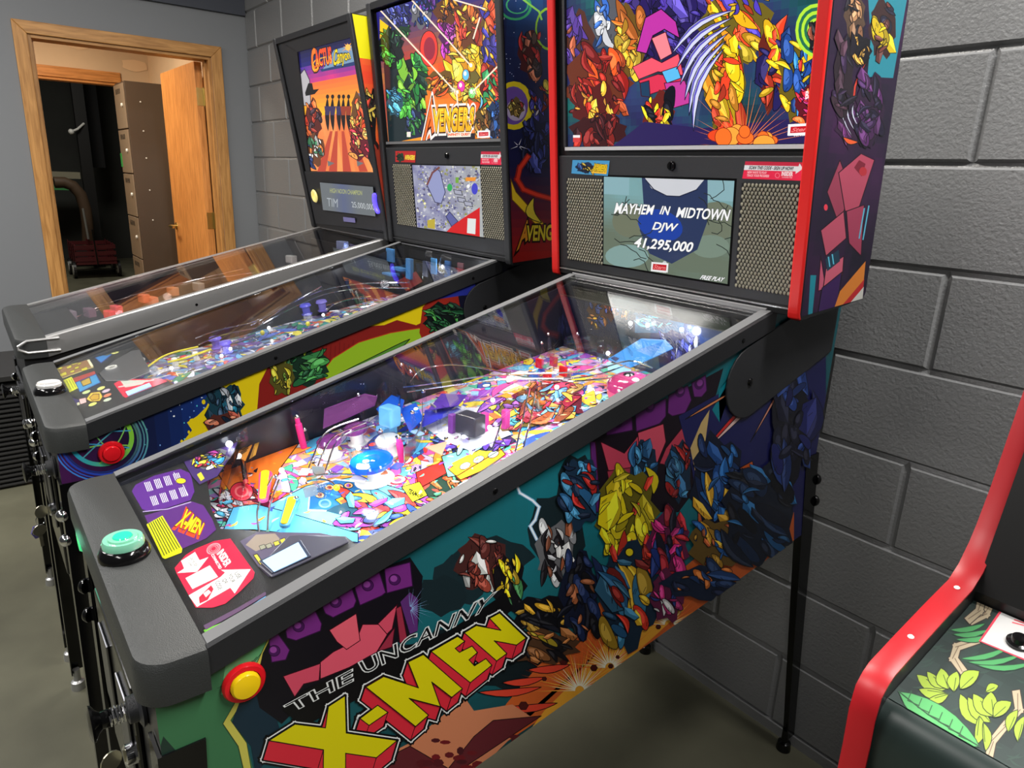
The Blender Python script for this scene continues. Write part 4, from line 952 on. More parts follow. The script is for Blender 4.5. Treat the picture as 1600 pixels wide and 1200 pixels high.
B.poly([(1289, 405), (1310, 390), (1312, 408), (1292, 424)], (30, 60, 80)); B.stroke([(1294, 402), (1296, 416)], 2, (90, 190, 220)); B.stroke([(1300, 398), (1302, 412)], 2, (90, 190, 220)); B.stroke([(1342, 372), (1350, 326)], 2, (90, 180, 210)); B.stroke([(1348, 374), (1357, 322)], 2, (90, 180, 210))
B.cluster(1360, 170, 44, 110, [(64, 34, 84), (84, 40, 96), (30, 24, 50)], 22, 85, 1.5, .7); B.cluster(1318, 120, 30, 120, [(26, 22, 36), (48, 30, 62), (70, 44, 60)], 16, 86, 1.5, .7); B.poly([(1342, 250), (1352, 256), (1346, 276), (1334, 262)], (120, 30, 50)); B.ell(1348, 268, 6, 7, (176, 44, 54)); B.ell(1290, 324, 3, 5, (226, 60, 80))
B.poly([(1275, 505), (1284, 450), (1315, 425), (1310, 460), (1302, 500)], (58, 28, 88), line=K)
B.poly([(1300, 490), (1312, 455), (1352, 408), (1349, 440), (1318, 478)], (224, 132, 50)); B.poly([(1306, 488), (1350, 436), (1348, 452), (1326, 482)], (196, 38, 44)); B.poly([(1322, 480), (1349, 448), (1347, 470), (1330, 480)], (214, 214, 206))
B.build('side_artwork', PRINT, bb)

# ---------------------------------------------------------------- near machine: apron, playfield, toys
PF = X['pfplane']
def within(P, u, v, h=0, mg=.034):
    """point seen at (u, v) standing h above the playfield; raised until it lies inside the cabinet and under the glass"""
    x_r = P.O.x; k = h
    while k < .2:
        p = P.hit(u, v, k)
        if p.x > x_r-W+mg and p.y < -.475: break
        k += .004
    p.x = min(max(p.x, x_r-W+mg), x_r-mg); p.y = min(max(p.y, -1.36), -.475); p.z = min(p.z, zrail(p.y)-.022)
    return p
def H(u, v, h=0, P=None): return within(P or PF, u, v, h)
def playfield_art(D, pal, seed, base=(214, 206, 226), n=620, extra=None):
    a1 = -.018-.006; a0 = -W+.018+.006; b0 = .02; b1 = .972
    A_ = Art(D['pfplane'], .0005, [(a0, b0), (a1, b0), (a1, b1), (a0, b1)])
    A_.fill([(a0, b0), (a1, b0), (a1, b1), (a0, b1)], lambda u, v: mix(base, pal[int(noise2(u*5+seed, v*8)*997) % len(pal)], .55), 22, 40, px=False)
    r = random.Random(seed)
    for i in range(n):
        x, y = r.uniform(a0, a1), r.uniform(b0, b1); l = r.uniform(.012, .05); t = r.uniform(0, 3.14); c = r.choice(pal)
        A_.L = 2+i//6
        A_.leaf((x-l*math.cos(t), y-l*math.sin(t)), (x+l*math.cos(t), y+l*math.sin(t)), l*r.uniform(.35, .8), c, (24, 20, 40), None, r.uniform(-.2, .2), px=False, lw=.0009)
    LN = 3+n//6+8
    for i in range(n):
        x, y = r.uniform(a0, a1), r.uniform(b0, b1); l = r.uniform(.005, .013); t = r.uniform(0, 3.14); A_.L = LN+i//60
        c = r.choice(pal+[(244, 244, 250), (250, 250, 250), (30, 30, 46), (70, 70, 100), (225, 190, 150)])
        if r.random() < .4: A_.poly([(x+l*math.cos(t+k)*q, y+l*math.sin(t+k)*q) for k, q in ((0, 1), (1.4, .5), (2.6, .9), (4.2, .6))], c, px=False, L=A_.L)
        else: A_.leaf((x-l*math.cos(t), y-l*math.sin(t)), (x+l*math.cos(t), y+l*math.sin(t)), l*.6, c, None, None, r.uniform(-.3, .3), px=False)
    for i in range(70):
        x, y = r.uniform(a0, a1), r.uniform(b0, b1); t = r.uniform(0, 3.14); l = r.uniform(.02, .06); A_.stroke([(x, y), (x+l*math.cos(t), y+l*math.sin(t))], .0014, r.choice(((250, 250, 252), (30, 30, 50), (250, 240, 200))), px=False, L=LN+12)
    A_.L = LN+14
    for i in range(90):
        x, y = r.uniform(a0, a1), r.uniform(b0, b1); k = r.uniform(.004, .009)
        A_.ell(x, y, k, k, r.choice(((250, 250, 250), (250, 220, 60), (90, 200, 250), (250, 90, 90))), px=False, n=10, line=(30, 30, 40), lw=.0008, L=A_.L)
    if extra: extra(A_)
    LN = A_.L+1
    for i in range(420):
        x, y = r.uniform(a0, a1), r.uniform(b0, b1); l = r.uniform(.003, .009); t = r.uniform(0, 3.14); A_.L = LN+i//70
        c = r.choice(pal+[(244, 244, 250), (30, 30, 46), (60, 60, 90), (225, 190, 150), (250, 230, 90)])
        A_.leaf((x-l*math.cos(t), y-l*math.sin(t)), (x+l*math.cos(t), y+l*math.sin(t)), l*.7, c, None, None, r.uniform(-.3, .3), px=False)
    A_.build('playfield_artwork', PFPRINT, D['root'])
def xart(A_):
    A_.L += 2
    A_.poly([(400, 800), (480, 760), (560, 745), (640, 770), (560, 830), (480, 836), (400, 826)], (120, 196, 222), line=K)
    A_.poly([(482, 798), (484, 776), (500, 758), (524, 750), (556, 754), (570, 772), (556, 792), (520, 800)], (44, 116, 178), line=(230, 240, 250), lw=2)
    for x, y in ((500, 775), (515, 763), (530, 762), (545, 760)): A_.ell(x, y, 7, 4.5, (244, 190, 130), line=K); A_.ell(x, y, 4, 2.6, (150, 60, 40))
    A_.ell(508, 788, 10, 7, (120, 200, 240), ring=.3)
    A_.poly([(524, 782), (548, 772), (560, 780), (536, 792)], (250, 230, 60), line=K); A_.poly([(530, 784), (544, 778), (550, 783), (536, 789)], (220, 100, 60))
    A_.cluster(600, 800, 160, 46, [(90, 180, 220), (150, 70, 170), (230, 70, 60), (60, 90, 180), (250, 210, 60)], 40, 5, .4, .6)
    A_.cluster(700, 770, 70, 50, [(210, 130, 60), (150, 90, 50), (60, 120, 90), (230, 80, 40)], 26, 6, .4, .6)
    A_.poly([(650, 740), (690, 722), (700, 740), (655, 765)], (206, 44, 40), line=K)
    A_.poly([(628, 763), (656, 755), (668, 776), (645, 787)], (236, 226, 40), line=K); A_.text('TEAM-UP', [(636, 772), (658, 781), (662, 776), (640, 766)], K, .05)
    for x, y in ((632, 720), (622, 751)): A_.ell(x, y, 13, 6.5, (236, 240, 240), ang=-.15, line=(220, 40, 60), lw=2.5); A_.ell(x, y, 6, 3, (220, 120, 150), ang=-.15)
    A_.poly([(700, 735), (740, 712), (780, 700), (790, 712), (760, 735), (720, 752)], (240, 150, 40), line=K); A_.poly([(706, 726), (745, 706), (775, 697), (780, 703), (748, 722), (715, 738)], (250, 214, 50))
    for x, y in ((727, 730), (748, 720), (771, 712)): A_.ell(x, y, 9, 5, (200, 226, 220), ang=-.4, line=K)
    A_.poly([(690, 715), (770, 690), (790, 700), (716, 745), (700, 748)], (120, 190, 180), line=K, L=A_.L-12)
    A_.cluster(740, 690, 120, 34, [(150, 190, 226), (90, 60, 170), (230, 60, 130), (60, 90, 160)], 40, 7, -.3, .6)
    A_.ell(728, 683, 22, 11, (226, 60, 150), line=K); A_.cluster(728, 683, 36, 16, [(250, 110, 190), (200, 40, 130), (250, 160, 210)], 12, 8, .2, .6)
    A_.poly([(650, 660), (700, 640), (760, 640), (800, 682), (735, 708), (690, 690)], (230, 232, 240), L=A_.L-20)
    A_.cluster(800, 650, 90, 50, [(150, 90, 190), (250, 220, 80), (90, 190, 220), (210, 90, 90)], 36, 9, -.4, .6)
    A_.cluster(860, 630, 110, 60, [(190, 100, 60), (230, 180, 80), (220, 60, 90), (100, 160, 210)], 40, 10, -.4, .6)
    A_.poly([(340, 740), (360, 690), (470, 690), (440, 730), (420, 780), (380, 800)], (238, 120, 44), line=K, L=A_.L-30)
    A_.cluster(380, 790, 90, 60, [(240, 60, 110), (90, 190, 230), (240, 240, 246), (220, 80, 60)], 40, 12, .3, .6)
    A_.ell(378, 770, 18, 15, (214, 50, 70), line=K); A_.ell(378, 770, 11, 9, (240, 120, 120), ring=.3)
    A_.poly([(350, 830), (365, 795), (400, 790), (440, 800), (560, 836), (560, 850), (400, 830)], (100, 190, 226), line=K)
    for i in range(9): A_.stroke([(560+i*8, 856-i*2), (550+i*8, 868-i*2)], 3, (24, 22, 24))
PALX = [(90, 180, 226), (240, 236, 246), (230, 70, 60), (250, 160, 60), (150, 80, 190), (250, 220, 70), (60, 90, 180), (90, 190, 160), (236, 90, 170), (200, 190, 230)]
playfield_art(X, PALX, 3, extra=xart)
def rampw(D, pts, parent=None, r=.0017, gap=.020, name='wire_ramp', rails=2, mat_=None):
    """habitrail: parallel chrome wires with cross hoops; pts are 3D"""
    P = [Vector(p) for p in pts]; Q = []
    for i in range(len(P)-1):
        for k in range(4): Q.append(P[i].lerp(P[i+1], k/4))
    Q.append(P[-1])
    for _ in range(3): Q = [Q[0]]+[(Q[i-1]+Q[i]*2+Q[i+1])/4 for i in range(1, len(Q)-1)]+[Q[-1]]
    def f(b):
        sides = []
        for i in range(len(Q)):
            t = (Q[min(i+1, len(Q)-1)]-Q[max(i-1, 0)]); t.normalize(); n = Vector((-t.y, t.x, 0)); n = n.normalized() if n.length > 1e-5 else Vector((1, 0, 0)); sides.append(n)
        for k in range(rails):
            o_ = (k-(rails-1)/2)*gap; b.tube([Q[i]+sides[i]*o_+Vector((0, 0, 0 if rails < 3 or 0 < k < rails-1 else .008)) for i in range(len(Q))], r, 6)
        for i in range(1, len(Q)-1, 5):
            w_ = (rails-1)*gap/2; b.tube([Q[i]+sides[i]*w_, Q[i]+sides[i]*w_*.6-Vector((0, 0, .007)), Q[i]-sides[i]*w_*.6-Vector((0, 0, .007)), Q[i]-sides[i]*w_], r*.8, 5)
    return one(f, name, mat_ or CHROME, parent or D['root'], smooth=True)
def post(D, u, v, h, m_=None, r=.0045, P=None, z=0):
    c = H(u, v, z, P); o = one(lambda b: b.lathe([(r, 0), (r, h*.8), (r*.7, h*.82), (r*.7, h)], c, (0, -.17, 1), 12), 'post', m_ or CLEAR, D['root'], smooth=True)
    one(lambda b: b.lathe([(r*.9, 0), (r*.9, .003), (r*.3, .005)], c+Vector((0, -.17*h, h)), (0, -.17, 1), 10), 'post_nut', CHROME, o, smooth=True); return o
def wallstrip(D, pts, h, m_, th=.0012, name='clear_ramp_wall'):
    def f(b):
        P = [Vector(p) for p in pts]; n = len(P)
        for i in range(n-1):
            a, c = P[i], P[i+1]; d = (c-a).normalized(); s_ = Vector((-d.y, d.x, 0))*th
            b.add([a, c, c+s_, a+s_, a+Vector((0, 0, h)), c+Vector((0, 0, h)), c+s_+Vector((0, 0, h)), a+s_+Vector((0, 0, h))], [(0,1,5,4),(3,2,6,7),(4,5,6,7),(0,3,7,4),(1,2,6,5)])
    return one(f, name, m_, D['root'])
def curve3(us, h, P=None, n=4):
    """smooth chain through seen points, each at its own height above the playfield"""
    pts = [within(P or PF, u, v, h if not isinstance(h, (list, tuple)) else h[i], .026) for i, (u, v) in enumerate(us)]; out = []
    for i in range(len(pts)-1):
        for k in range(n): out.append(pts[i].lerp(pts[i+1], k/n))
    out.append(pts[-1])
    for _ in range(3): out = [out[0]]+[(out[i-1]+out[i]*2+out[i+1])/4 for i in range(1, len(out)-1)]+[out[-1]]
    return out
def pill(D, a, b_, wd_, h, z, mats, P=None, name='slingshot_cover'):
    """long rounded raised cover with a coloured lens on top"""
    A0, B0 = H(*a, z, P), H(*b_, z, P); d = (B0-A0); L_ = d.length; d.normalize(); s_ = Vector((-d.y, d.x, 0)).normalized(); N = PF.N
    def outl(k, lift):
        P_ = []
        for q in range(9): t = math.pi/2+q*math.pi/8; P_.append(A0+d*(math.cos(t)*wd_*k*.35)+s_*(math.sin(t)*wd_*k*.36)+N*lift)
        for q in range(9): t = -math.pi/2+q*math.pi/8; P_.append(B0+d*(math.cos(t)*wd_*k*.5)+s_*(math.sin(t)*wd_*k*.5)+N*lift)
        return P_
    o = one(lambda b: b.prism(outl(1, 0), N*h), name, mats[0], D['root'], bevel=.002, seg=3)
    one(lambda b: b.prism(outl(.62, h), N*.0025), 'cover_lens', mats[1], o, bevel=.001); return o

# apron with cards
APB = mat('black_apron_glitter', (26, 26, 28), .4, bump=.9, bscale=1500)
def apron(D, quad, z=.012, P=None):
    P = P or D['pfplane']; c = [P.hit(u, v, z) for u, v in quad]
    return one(lambda b: b.prism(c, P.N*-.01), 'apron', APB, D['root'], bevel=.002)
xr, xl = X['xr'], X['xl']
AP = Plane((xr, -1.385, .9025), (1, 0, 0), (0, 1, .20))
def inx(p, x_r): p.x = min(max(p.x, x_r-W+.020), x_r-.020); return p
ap = one(lambda b: b.prism([AP.at(-W+.02, 0), AP.at(-.02, 0), AP.at(-.02, .225), AP.at(-.06, .20)]+[inx(AP.hit(*q), xr) for q in ((540, 838), (345, 826), (330, 795), (322, 745), (375, 688))]+[AP.at(-W+.02, .20)], AP.N*-.004), 'apron', APB, X['root'])
CA = Art(AP, .0006, [(-W+.021, -.004), (-.021, -.004), (-.021, .4), (-W+.021, .4)])
CA.poly([(206, 768), (212, 758), (240, 744), (282, 733), (298, 740), (304, 768), (298, 782), (262, 794), (232, 800), (222, 796)], (92, 44, 138))
for i in range(4):
    for j in range(2):
        x, y = 226+i*15+j*9, 762-i*4.5+j*22
        for k in range(4): CA.stroke([(x+k*2.6, y-7-k*.6), (x+k*2.6+5, y+6-k*.6)], 1.3, (226, 222, 240))
CA.ell(283, 752, 8, 4.5, (240, 214, 40), line=(60, 30, 90)); CA.stroke([(272, 739), (277, 749)], .9, (220, 220, 230)); CA.stroke([(286, 758), (294, 774)], .9, (220, 220, 230))
CA.poly([(226, 806), (262, 796), (300, 784), (318, 790), (332, 812), (338, 828), (322, 842), (285, 858), (256, 872)], (88, 44, 120)); CA.stroke([(224, 800), (262, 796), (298, 785)], 1.6, (170, 150, 200))
CA.poly([(229, 820), (254, 806), (285, 858), (284, 864), (258, 874), (254, 872)], (222, 228, 30))
for k in range(7): CA.stroke([(233+k*3.2, 819-k*1.7), (257+k*3.9, 868-k*2.0)], 1.5, (60, 64, 20))
q_ = [(272, 826), (312, 838), (320, 818), (292, 797)]
CA.text('X-MEN', [(274, 824), (310, 840), (318, 822), (290, 798)], (226, 70, 40), .12, .0); CA.text('X-MEN', [(275, 821), (312, 836), (319, 819), (292, 797)], (240, 220, 30), .03, .0, (120, 40, 20), .05)
CA.poly([(273, 888), (290, 868), (306, 858), (335, 846), (360, 842), (398, 895), (396, 904), (376, 924), (352, 944), (332, 950), (306, 950), (276, 896)], (234, 36, 70))
WH = (236, 238, 236)
CA.poly([(283, 877), (305, 863), (312, 876), (326, 871), (308, 894), (277, 896), (288, 889)], WH)
CA.poly([(290, 904), (328, 884), (341, 902), (301, 921)], WH)
CA.poly([(295, 931), (345, 902), (352, 895), (345, 891), (392, 890), (367, 928), (360, 919), (308, 949)], WH)
CA.poly([(311, 934), (330, 915), (334, 921), (325, 938), (312, 944)], (200, 30, 60)); CA.poly([(318, 928), (326, 922), (330, 926), (322, 934)], WH)
for t_, q in (('INSIDER', [(339, 866), (352, 887), (362, 880), (349, 858)]), ('CONNECTED', [(330, 868), (343, 890), (347, 888), (334, 866)])): CA.text(t_, q, (250, 236, 238), .03)
for t_, q in (('USE', [(366, 897), (372, 905), (378, 902), (372, 893)]), ('YOUR', [(356, 900), (362, 912), (368, 909), (362, 896)]), ('QR', [(346, 907), (350, 914), (357, 911), (353, 904)]), ('CODE', [(336, 911), (342, 923), (348, 920), (342, 907)]), ('SCAN THIS CODE', [(296, 872), (305, 886), (309, 884), (300, 869)]), ('TO JOIN', [(290, 876), (297, 886), (301, 884), (294, 873)])): CA.text(t_, q, (60, 60, 64), .01)
for k in range(3): CA.ell(334, 858, 12-k*3.4, 8-k*2.2, (250, 150, 160), ang=-.5, ring=.18)
CA.poly([(285, 719), (350, 686), (375, 684), (366, 706), (340, 745), (312, 758), (300, 745)], (70, 50, 110), line=K); CA.cluster(328, 716, 56, 34, [(60, 150, 220), (226, 60, 90), (250, 220, 60), (240, 240, 250), (180, 60, 160)], 40, 33, -.3, .5)
CA.poly([(308, 742), (314, 738), (320, 748), (314, 752)], (220, 210, 60))
# art below the small screen
CA.poly([(375, 846), (402, 832), (500, 833), (540, 842), (540, 850), (440, 892), (420, 902), (404, 886)], (92, 84, 108)); CA.poly([(400, 836), (430, 834), (440, 846), (400, 862), (384, 852)], (150, 136, 124))
CA.poly([(472, 852), (520, 844), (528, 852), (486, 868)], (74, 120, 84)); CA.cluster(500, 854, 40, 14, [(84, 140, 96), (60, 110, 76), (110, 160, 120)], 14, 34, .1, .6)
for x, y in ((432, 848), (442, 844), (420, 852), (410, 854)): CA.poly([(x-5, y), (x+3, y-3), (x+6, y+3), (x-2, y+6)], (190, 182, 70) if x > 425 else (150, 150, 130), line=K, lw=.8)
CA.poly([(396, 868), (402, 866), (414, 884), (410, 888)], (206, 196, 70), line=K)
CA.poly([(318, 985), (350, 972), (354, 976), (322, 992)], (110, 190, 60)); CA.poly([(350, 972), (372, 962), (374, 966), (354, 976)], (60, 150, 200)); CA.poly([(318, 978), (372, 950), (415, 925), (416, 930), (374, 956), (322, 985)], (92, 70, 100)); CA.stroke([(372, 962), (415, 934)], 3, (90, 160, 220))
CA.build('apron_cards', PRINT, ap)
SC = [(428, 893), (480, 869), (466, 847), (410, 876)]
one(lambda b: b.prism([AP.hit(*q, .0035) for q in ((404, 884), (424, 901), (545, 846), (540, 838), (470, 835), (452, 836))], AP.N*-.003), 'screen_housing', mat('grey_violet_housing', (72, 70, 86), .35), ap, bevel=.0015)
one(lambda b: b.prism([AP.hit(*q, .0055) for q in ((425, 895), (486, 868), (470, 843), (404, 876))], AP.N*-.002), 'screen_bezel', mat('dark_bezel', (52, 60, 82), .3), ap, bevel=.001)
one(lambda b: b.prism([AP.hit(*q, .0062) for q in SC], AP.N*-.001), 'small_screen', mat('pale_blue_screen', (158, 190, 232), .2, emit=.9), ap)

# wire guides, slings, posts, bumpers
for pts, h in (([(480, 855), (482, 820), (500, 780)], .012),): pass
def wires(D, lines, r=.0016):
    for us, hs in lines: one(lambda b: b.tube(curve3(us, hs), r, 6), 'wire_guide', CHROME, D['root'], smooth=True)
wires(X, [([(405, 832), (400, 800), (412, 770), (425, 745)], (.004, .015, .02, .02)), ([(418, 830), (420, 790), (436, 750)], (.004, .016, .02)),
          ([(478, 742), (495, 700), (508, 672), (560, 655)], (.004, .035, .05, .05)), ([(492, 742), (505, 705), (520, 680), (572, 660)], (.004, .03, .045, .05)), ([(506, 742), (520, 700), (530, 680), (585, 664)], (.004, .03, .04, .045)),
          ([(478, 745), (520, 740), (560, 742), (575, 750)], (.02, .022, .022, .02)), ([(480, 752), (500, 748), (520, 752), (526, 765)], (.02, .022, .022, .018)),
          ([(700, 770), (740, 745), (785, 715)], (.01, .012, .012)), ([(770, 700), (790, 640)], (.006, .03)), ([(805, 706), (818, 650), (826, 610)], (.006, .03, .04)), ([(818, 700), (832, 645), (836, 612)], (.006, .03, .04)),
          ([(630, 605), (700, 596), (760, 586), (870, 583)], (.05, .06, .07, .07)), ([(636, 612), (720, 600), (790, 592), (880, 592)], (.05, .06, .07, .07)), ([(640, 598), (655, 575), (720, 566), (862, 600), (960, 590)], (.05, .06, .06, .06, .05)),
          ([(870, 583), (930, 580), (985, 560), (1020, 575)], (.07, .07, .06, .05)), ([(880, 592), (930, 588), (980, 570)], (.07, .07, .05))])
YEL2 = mat('yellow_lens', (250, 214, 20), .3, emit=.15)
pill(X, (412, 783), (416, 744), .021, .006, .014, (mat('pink_cover', (236, 70, 130), .3), YEL2))
pill(X, (446, 822), (458, 786), .022, .006, .014, (mat('blue_cover', (60, 150, 206), .3), YEL2))
for u, v in ((436, 765), (468, 800), (520, 758), (566, 748), (640, 700), (700, 705), (480, 690), (540, 690), (600, 690)): post(X, u, v, .022)
for u, v, h in ((475, 700, .06), (629, 722, .045)):
    post(X, u, v, h, PINKP, .006)
for u, v in ((568, 660), (604, 720), (652, 690), (668, 655), (634, 612), (648, 622), (860, 560), (940, 605), (905, 560), (850, 575)): post(X, u, v, .055)
for u, v in ((526, 762), (570, 742)):
    one(lambda b: b.ball(H(u, v, .022), .0052), 'yellow_bead', YEL2, X['root'], smooth=True)
# blue disc pop-up on its white cup
bd_ = one(lambda b: b.lathe([(.012, 0), (.030, .002), (.032, .004), (.020, .010), (.019, .028), (.024, .030)], H(586, 752), PF.N, 28), 'spinning_disc', WHITEP, X['root'], smooth=True)
one(lambda b: b.lathe([(.031, .029), (.0345, .031), (.0350, .037), (.0325, .0405), (.024, .0415), (.015, .0405), (.012, .0425), (.0005, .0425)], H(586, 752), PF.N, 36), 'disc_lens', mat('cobalt_lens', (8, 84, 226), .08, coat=1, emit=.12), bd_, smooth=True)
for u, v, m_ in ((520, 715, PURPC), (560, 695, PURPC), (610, 712, CLEAR)):
    o = one(lambda b: b.lathe([(.016, 0), (.018, .004), (.012, .006), (.012, .022), (.020, .026), (.021, .032), (.017, .036), (.0005, .037)], H(u, v), PF.N, 26), 'pop_bumper', WHITEP, X['root'], smooth=True)
    one(lambda b: b.lathe([(.0205, .027), (.0215, .0335), (.0165, .0385), (.0005, .0395)], H(u, v), PF.N, 26), 'bumper_cap', m_, o, smooth=True)
# clear and purple plastics
def plate(D, pts, h, m_, name='plastic_plate', P=None, th=.0016):
    c = [H(u, v, h, P) for u, v in pts]; return one(lambda b: b.prism(c, PF.N*th), name, m_, D['root'])
plate(X, [(505, 670), (507, 640), (570, 616), (590, 620), (586, 634), (540, 655)], .05, PURPC)
wallstrip(X, curve3([(455, 662), (500, 640), (556, 617), (575, 625), (575, 655)], .012), .035, CLEAR)
wallstrip(X, curve3([(590, 650), (600, 632), (618, 640), (628, 660), (615, 690)], .01), .05, CLEAR)
wallstrip(X, curve3([(632, 725), (650, 705), (662, 680), (660, 650)], .006), .028, mat('satin_guide', (150, 150, 160), .25, .9), name='metal_guide')
wallstrip(X, curve3([(692, 672), (720, 655), (745, 640)], .006), .03, CLEAR)
wallstrip(X, curve3([(845, 600), (870, 572), (920, 560), (965, 566), (985, 590)], .02), .05, CLEAR)
wallstrip(X, curve3([(880, 560), (930, 542), (980, 546), (1000, 560)], .02), .045, CLEAR)
plate(X, [(588, 640), (612, 618), (632, 626), (626, 650), (604, 660)], .04, BLUEC); plate(X, [(625, 640), (650, 630), (662, 655), (640, 676)], .03, BLUEC)
plate(X, [(660, 668), (700, 650), (720, 640), (700, 632), (664, 642)], .02, mat('deep_blue_plastic', (50, 56, 180), .2)); plate(X, [(668, 642), (716, 634), (730, 618), (690, 616)], .03, mat('violet_plastic', (80, 50, 150), .2))
plate(X, [(560, 735), (600, 728), (606, 740), (570, 746)], .018, mat('orange_plastic', (216, 120, 50), .3)); plate(X, [(665, 700), (700, 690), (690, 712)], .02, mat('tan_plastic', (180, 150, 120), .3))
# small blue boxy toy
tb = one(lambda b: (b.obox(H(609, 650, .065), ((1, .3, 0), (-.3, 1, 0), (0, 0, 1)), (.016, .013, .018)),), 'blue_toy', mat('blue_toy', (90, 160, 206), .3), X['root'], bevel=.005, seg=3)
one(lambda b: (b.obox(H(609, 665, .035), ((1, .3, 0), (-.3, 1, 0), (0, 0, 1)), (.010, .009, .016)), b.obox(H(597, 668, .035), ((1, .3, .4), (-.3, 1, 0), (0, 0, 1)), (.012, .005, .005))), 'toy_base', mat('blue_toy', (90, 160, 206)), tb, bevel=.002)
# left striped gate at the apron
def stripes():
    GA = Art(PF, .030)
    for k, (x, y) in enumerate(((340, 705), (352, 712), (368, 730), (376, 742))): pass
    GA.poly([(380, 715), (412, 680), (414, 688), (402, 715), (390, 745), (378, 738)], (236, 150, 50)); 
    for i in range(12): GA.stroke([(381+i*2.2, 735-i*4.2), (392+i*1.9, 728-i*4.0)], 1.6, (30, 24, 20))
    GA.poly([(396, 742), (410, 700), (414, 703), (406, 735)], (180, 130, 50))
    GA.build('striped_plastic', PRINT, X['root'])
stripes()
one(lambda b: b.tube([H(378, 712, .022), H(384, 752, .014)], .0045, 10), 'gate_rod', CHROME, X['root'], smooth=True)
# blue ramp, pink dome, wheel
BR_ = mat('sky_blue_ramp', (46, 120, 190), .25)
plate(X, [(950, 562), (1002, 530), (1040, 532), (1052, 545), (1020, 560), (985, 575)], .05, BR_, 'blue_ramp'); plate(X, [(948, 566), (986, 578), (984, 590), (950, 580)], .045, mat('pale_aqua', (150, 200, 216), .3), 'ramp_lip')
plate(X, [(955, 560), (1000, 540), (1004, 543), (962, 564)], .053, mat('navy_stripe', (28, 40, 90), .3), 'ramp_stripe')
dm = one(lambda b: b.lathe([(.038, 0), (.040, .006), (.041, .018)], H(984, 618, .03), PF.N, 32), 'bash_target', mat('rose_ring', (196, 74, 110), .35), X['root'], smooth=True)
one(lambda b: b.lathe([(.041, .018), (.039, .027), (.031, .035), (.018, .040), (.0005, .042)], H(984, 618, .03), PF.N, 32), 'dome_cap', mat('rose_dome', (150, 44, 92), .15, coat=.8), dm, smooth=True)
one(lambda b: b.lathe([(.010, .0415), (.006, .0435), (.0005, .044)], H(984, 618, .03), PF.N, 16), 'dome_eye', BLKG, dm)
one(lambda b: b.lathe([(.011, 0), (.013, .004), (.009, .008), (.0005, .009)], H(1012, 540, .055), PF.N, 20), 'red_wheel', REDP, X['root'], smooth=True)
for u, v in ((865, 505+60), (880, 520+60), (843, 568), (855, 590)):
    one(lambda b: b.obox(H(u, v, .03), ((1, .2, 0), (-.2, 1, 0), (0, 0, 1)), (.009, .003, .010)), 'red_target', REDP, X['root'], bevel=.001)
for u, v, m_ in ((757, 660, 'pink_block'), (707, 662, 'purple_block'), (790, 655, 'pink_block')):
    one(lambda b: b.obox(H(u, v, .02), ((1, .2, 0), (-.2, 1, 0), (0, 0, 1)), (.006, .006, .018)), 'drop_target', mat(m_, (200, 60, 150) if m_ == 'pink_block' else (120, 60, 150), .3), X['root'], bevel=.0015)
one(lambda b: b.obox(H(735, 662, .03), ((1, .3, 0), (-.3, 1, 0), (0, 0, 1)), (.022, .016, .018)), 'ball_lock_box', mat('dark_lock_box', (46, 46, 58), .3), X['root'], bevel=.003)
# back board with its printed scene
BP = Plane((xr, -.455, 1.0), (1, 0, 0), (0, -.12, 1))
bk = one(lambda b: b.prism(rect(BP, -W+.022, 0, -.022, .145), BP.N*-.006), 'back_board', BLK2, X['root'])
BA = Art(BP, .0006, [(-W+.024, .0), (-.024, .0), (-.024, .143), (-W+.024, .143)])
BA.fill([(-W+.024, .0), (-.024, .0), (-.024, .143), (-W+.024, .143)], lambda u, v: mix((22, 24, 44), (36, 60, 110), noise2(u*6, v*3)*u*1.5), 24, 8, px=False)
BA.cluster(935, 490, 34, 46, [(220, 160, 40), (160, 100, 40), (40, 60, 120)], 18, 91, 1.1, .6); BA.cluster(955, 480, 26, 40, [(150, 70, 40), (60, 80, 150)], 14, 92, 1.3, .6); BA.cluster(978, 475, 14, 46, [(220, 130, 40), (160, 90, 30)], 8, 93, 1.5, .6)
BA.poly([(992, 520), (996, 460), (1070, 470), (1068, 520)], (26, 90, 130)); BA.cluster(1025, 490, 60, 44, [(60, 180, 236), (40, 130, 210), (90, 210, 240)], 30, 94, .3, .6)
BA.cluster(1090, 490, 30, 30, [(240, 110, 60), (220, 80, 50), (250, 160, 90)], 16, 95, 1.4, .6); BA.leaf((1078, 500), (1120, 495), 12, (236, 220, 40), bend=-.5)
BA.cluster(1060, 540, 70, 46, [(60, 70, 170), (180, 190, 230), (40, 50, 110)], 24, 96, 1.4, .5); BA.cluster(1145, 500, 40, 30, [(120, 50, 44), (60, 50, 110)], 14, 97, .2, .6)
BA.build('back_board_artwork', PFPRINT, bk)
plate(X, [(345, 846), (352, 770), (372, 700), (392, 688), (398, 700), (380, 770), (362, 842)], .035, CLEAR, 'clear_arch')
wallstrip(X, curve3([(345, 800), (352, 760), (366, 716), (388, 690)], .012), .03, CLEAR)
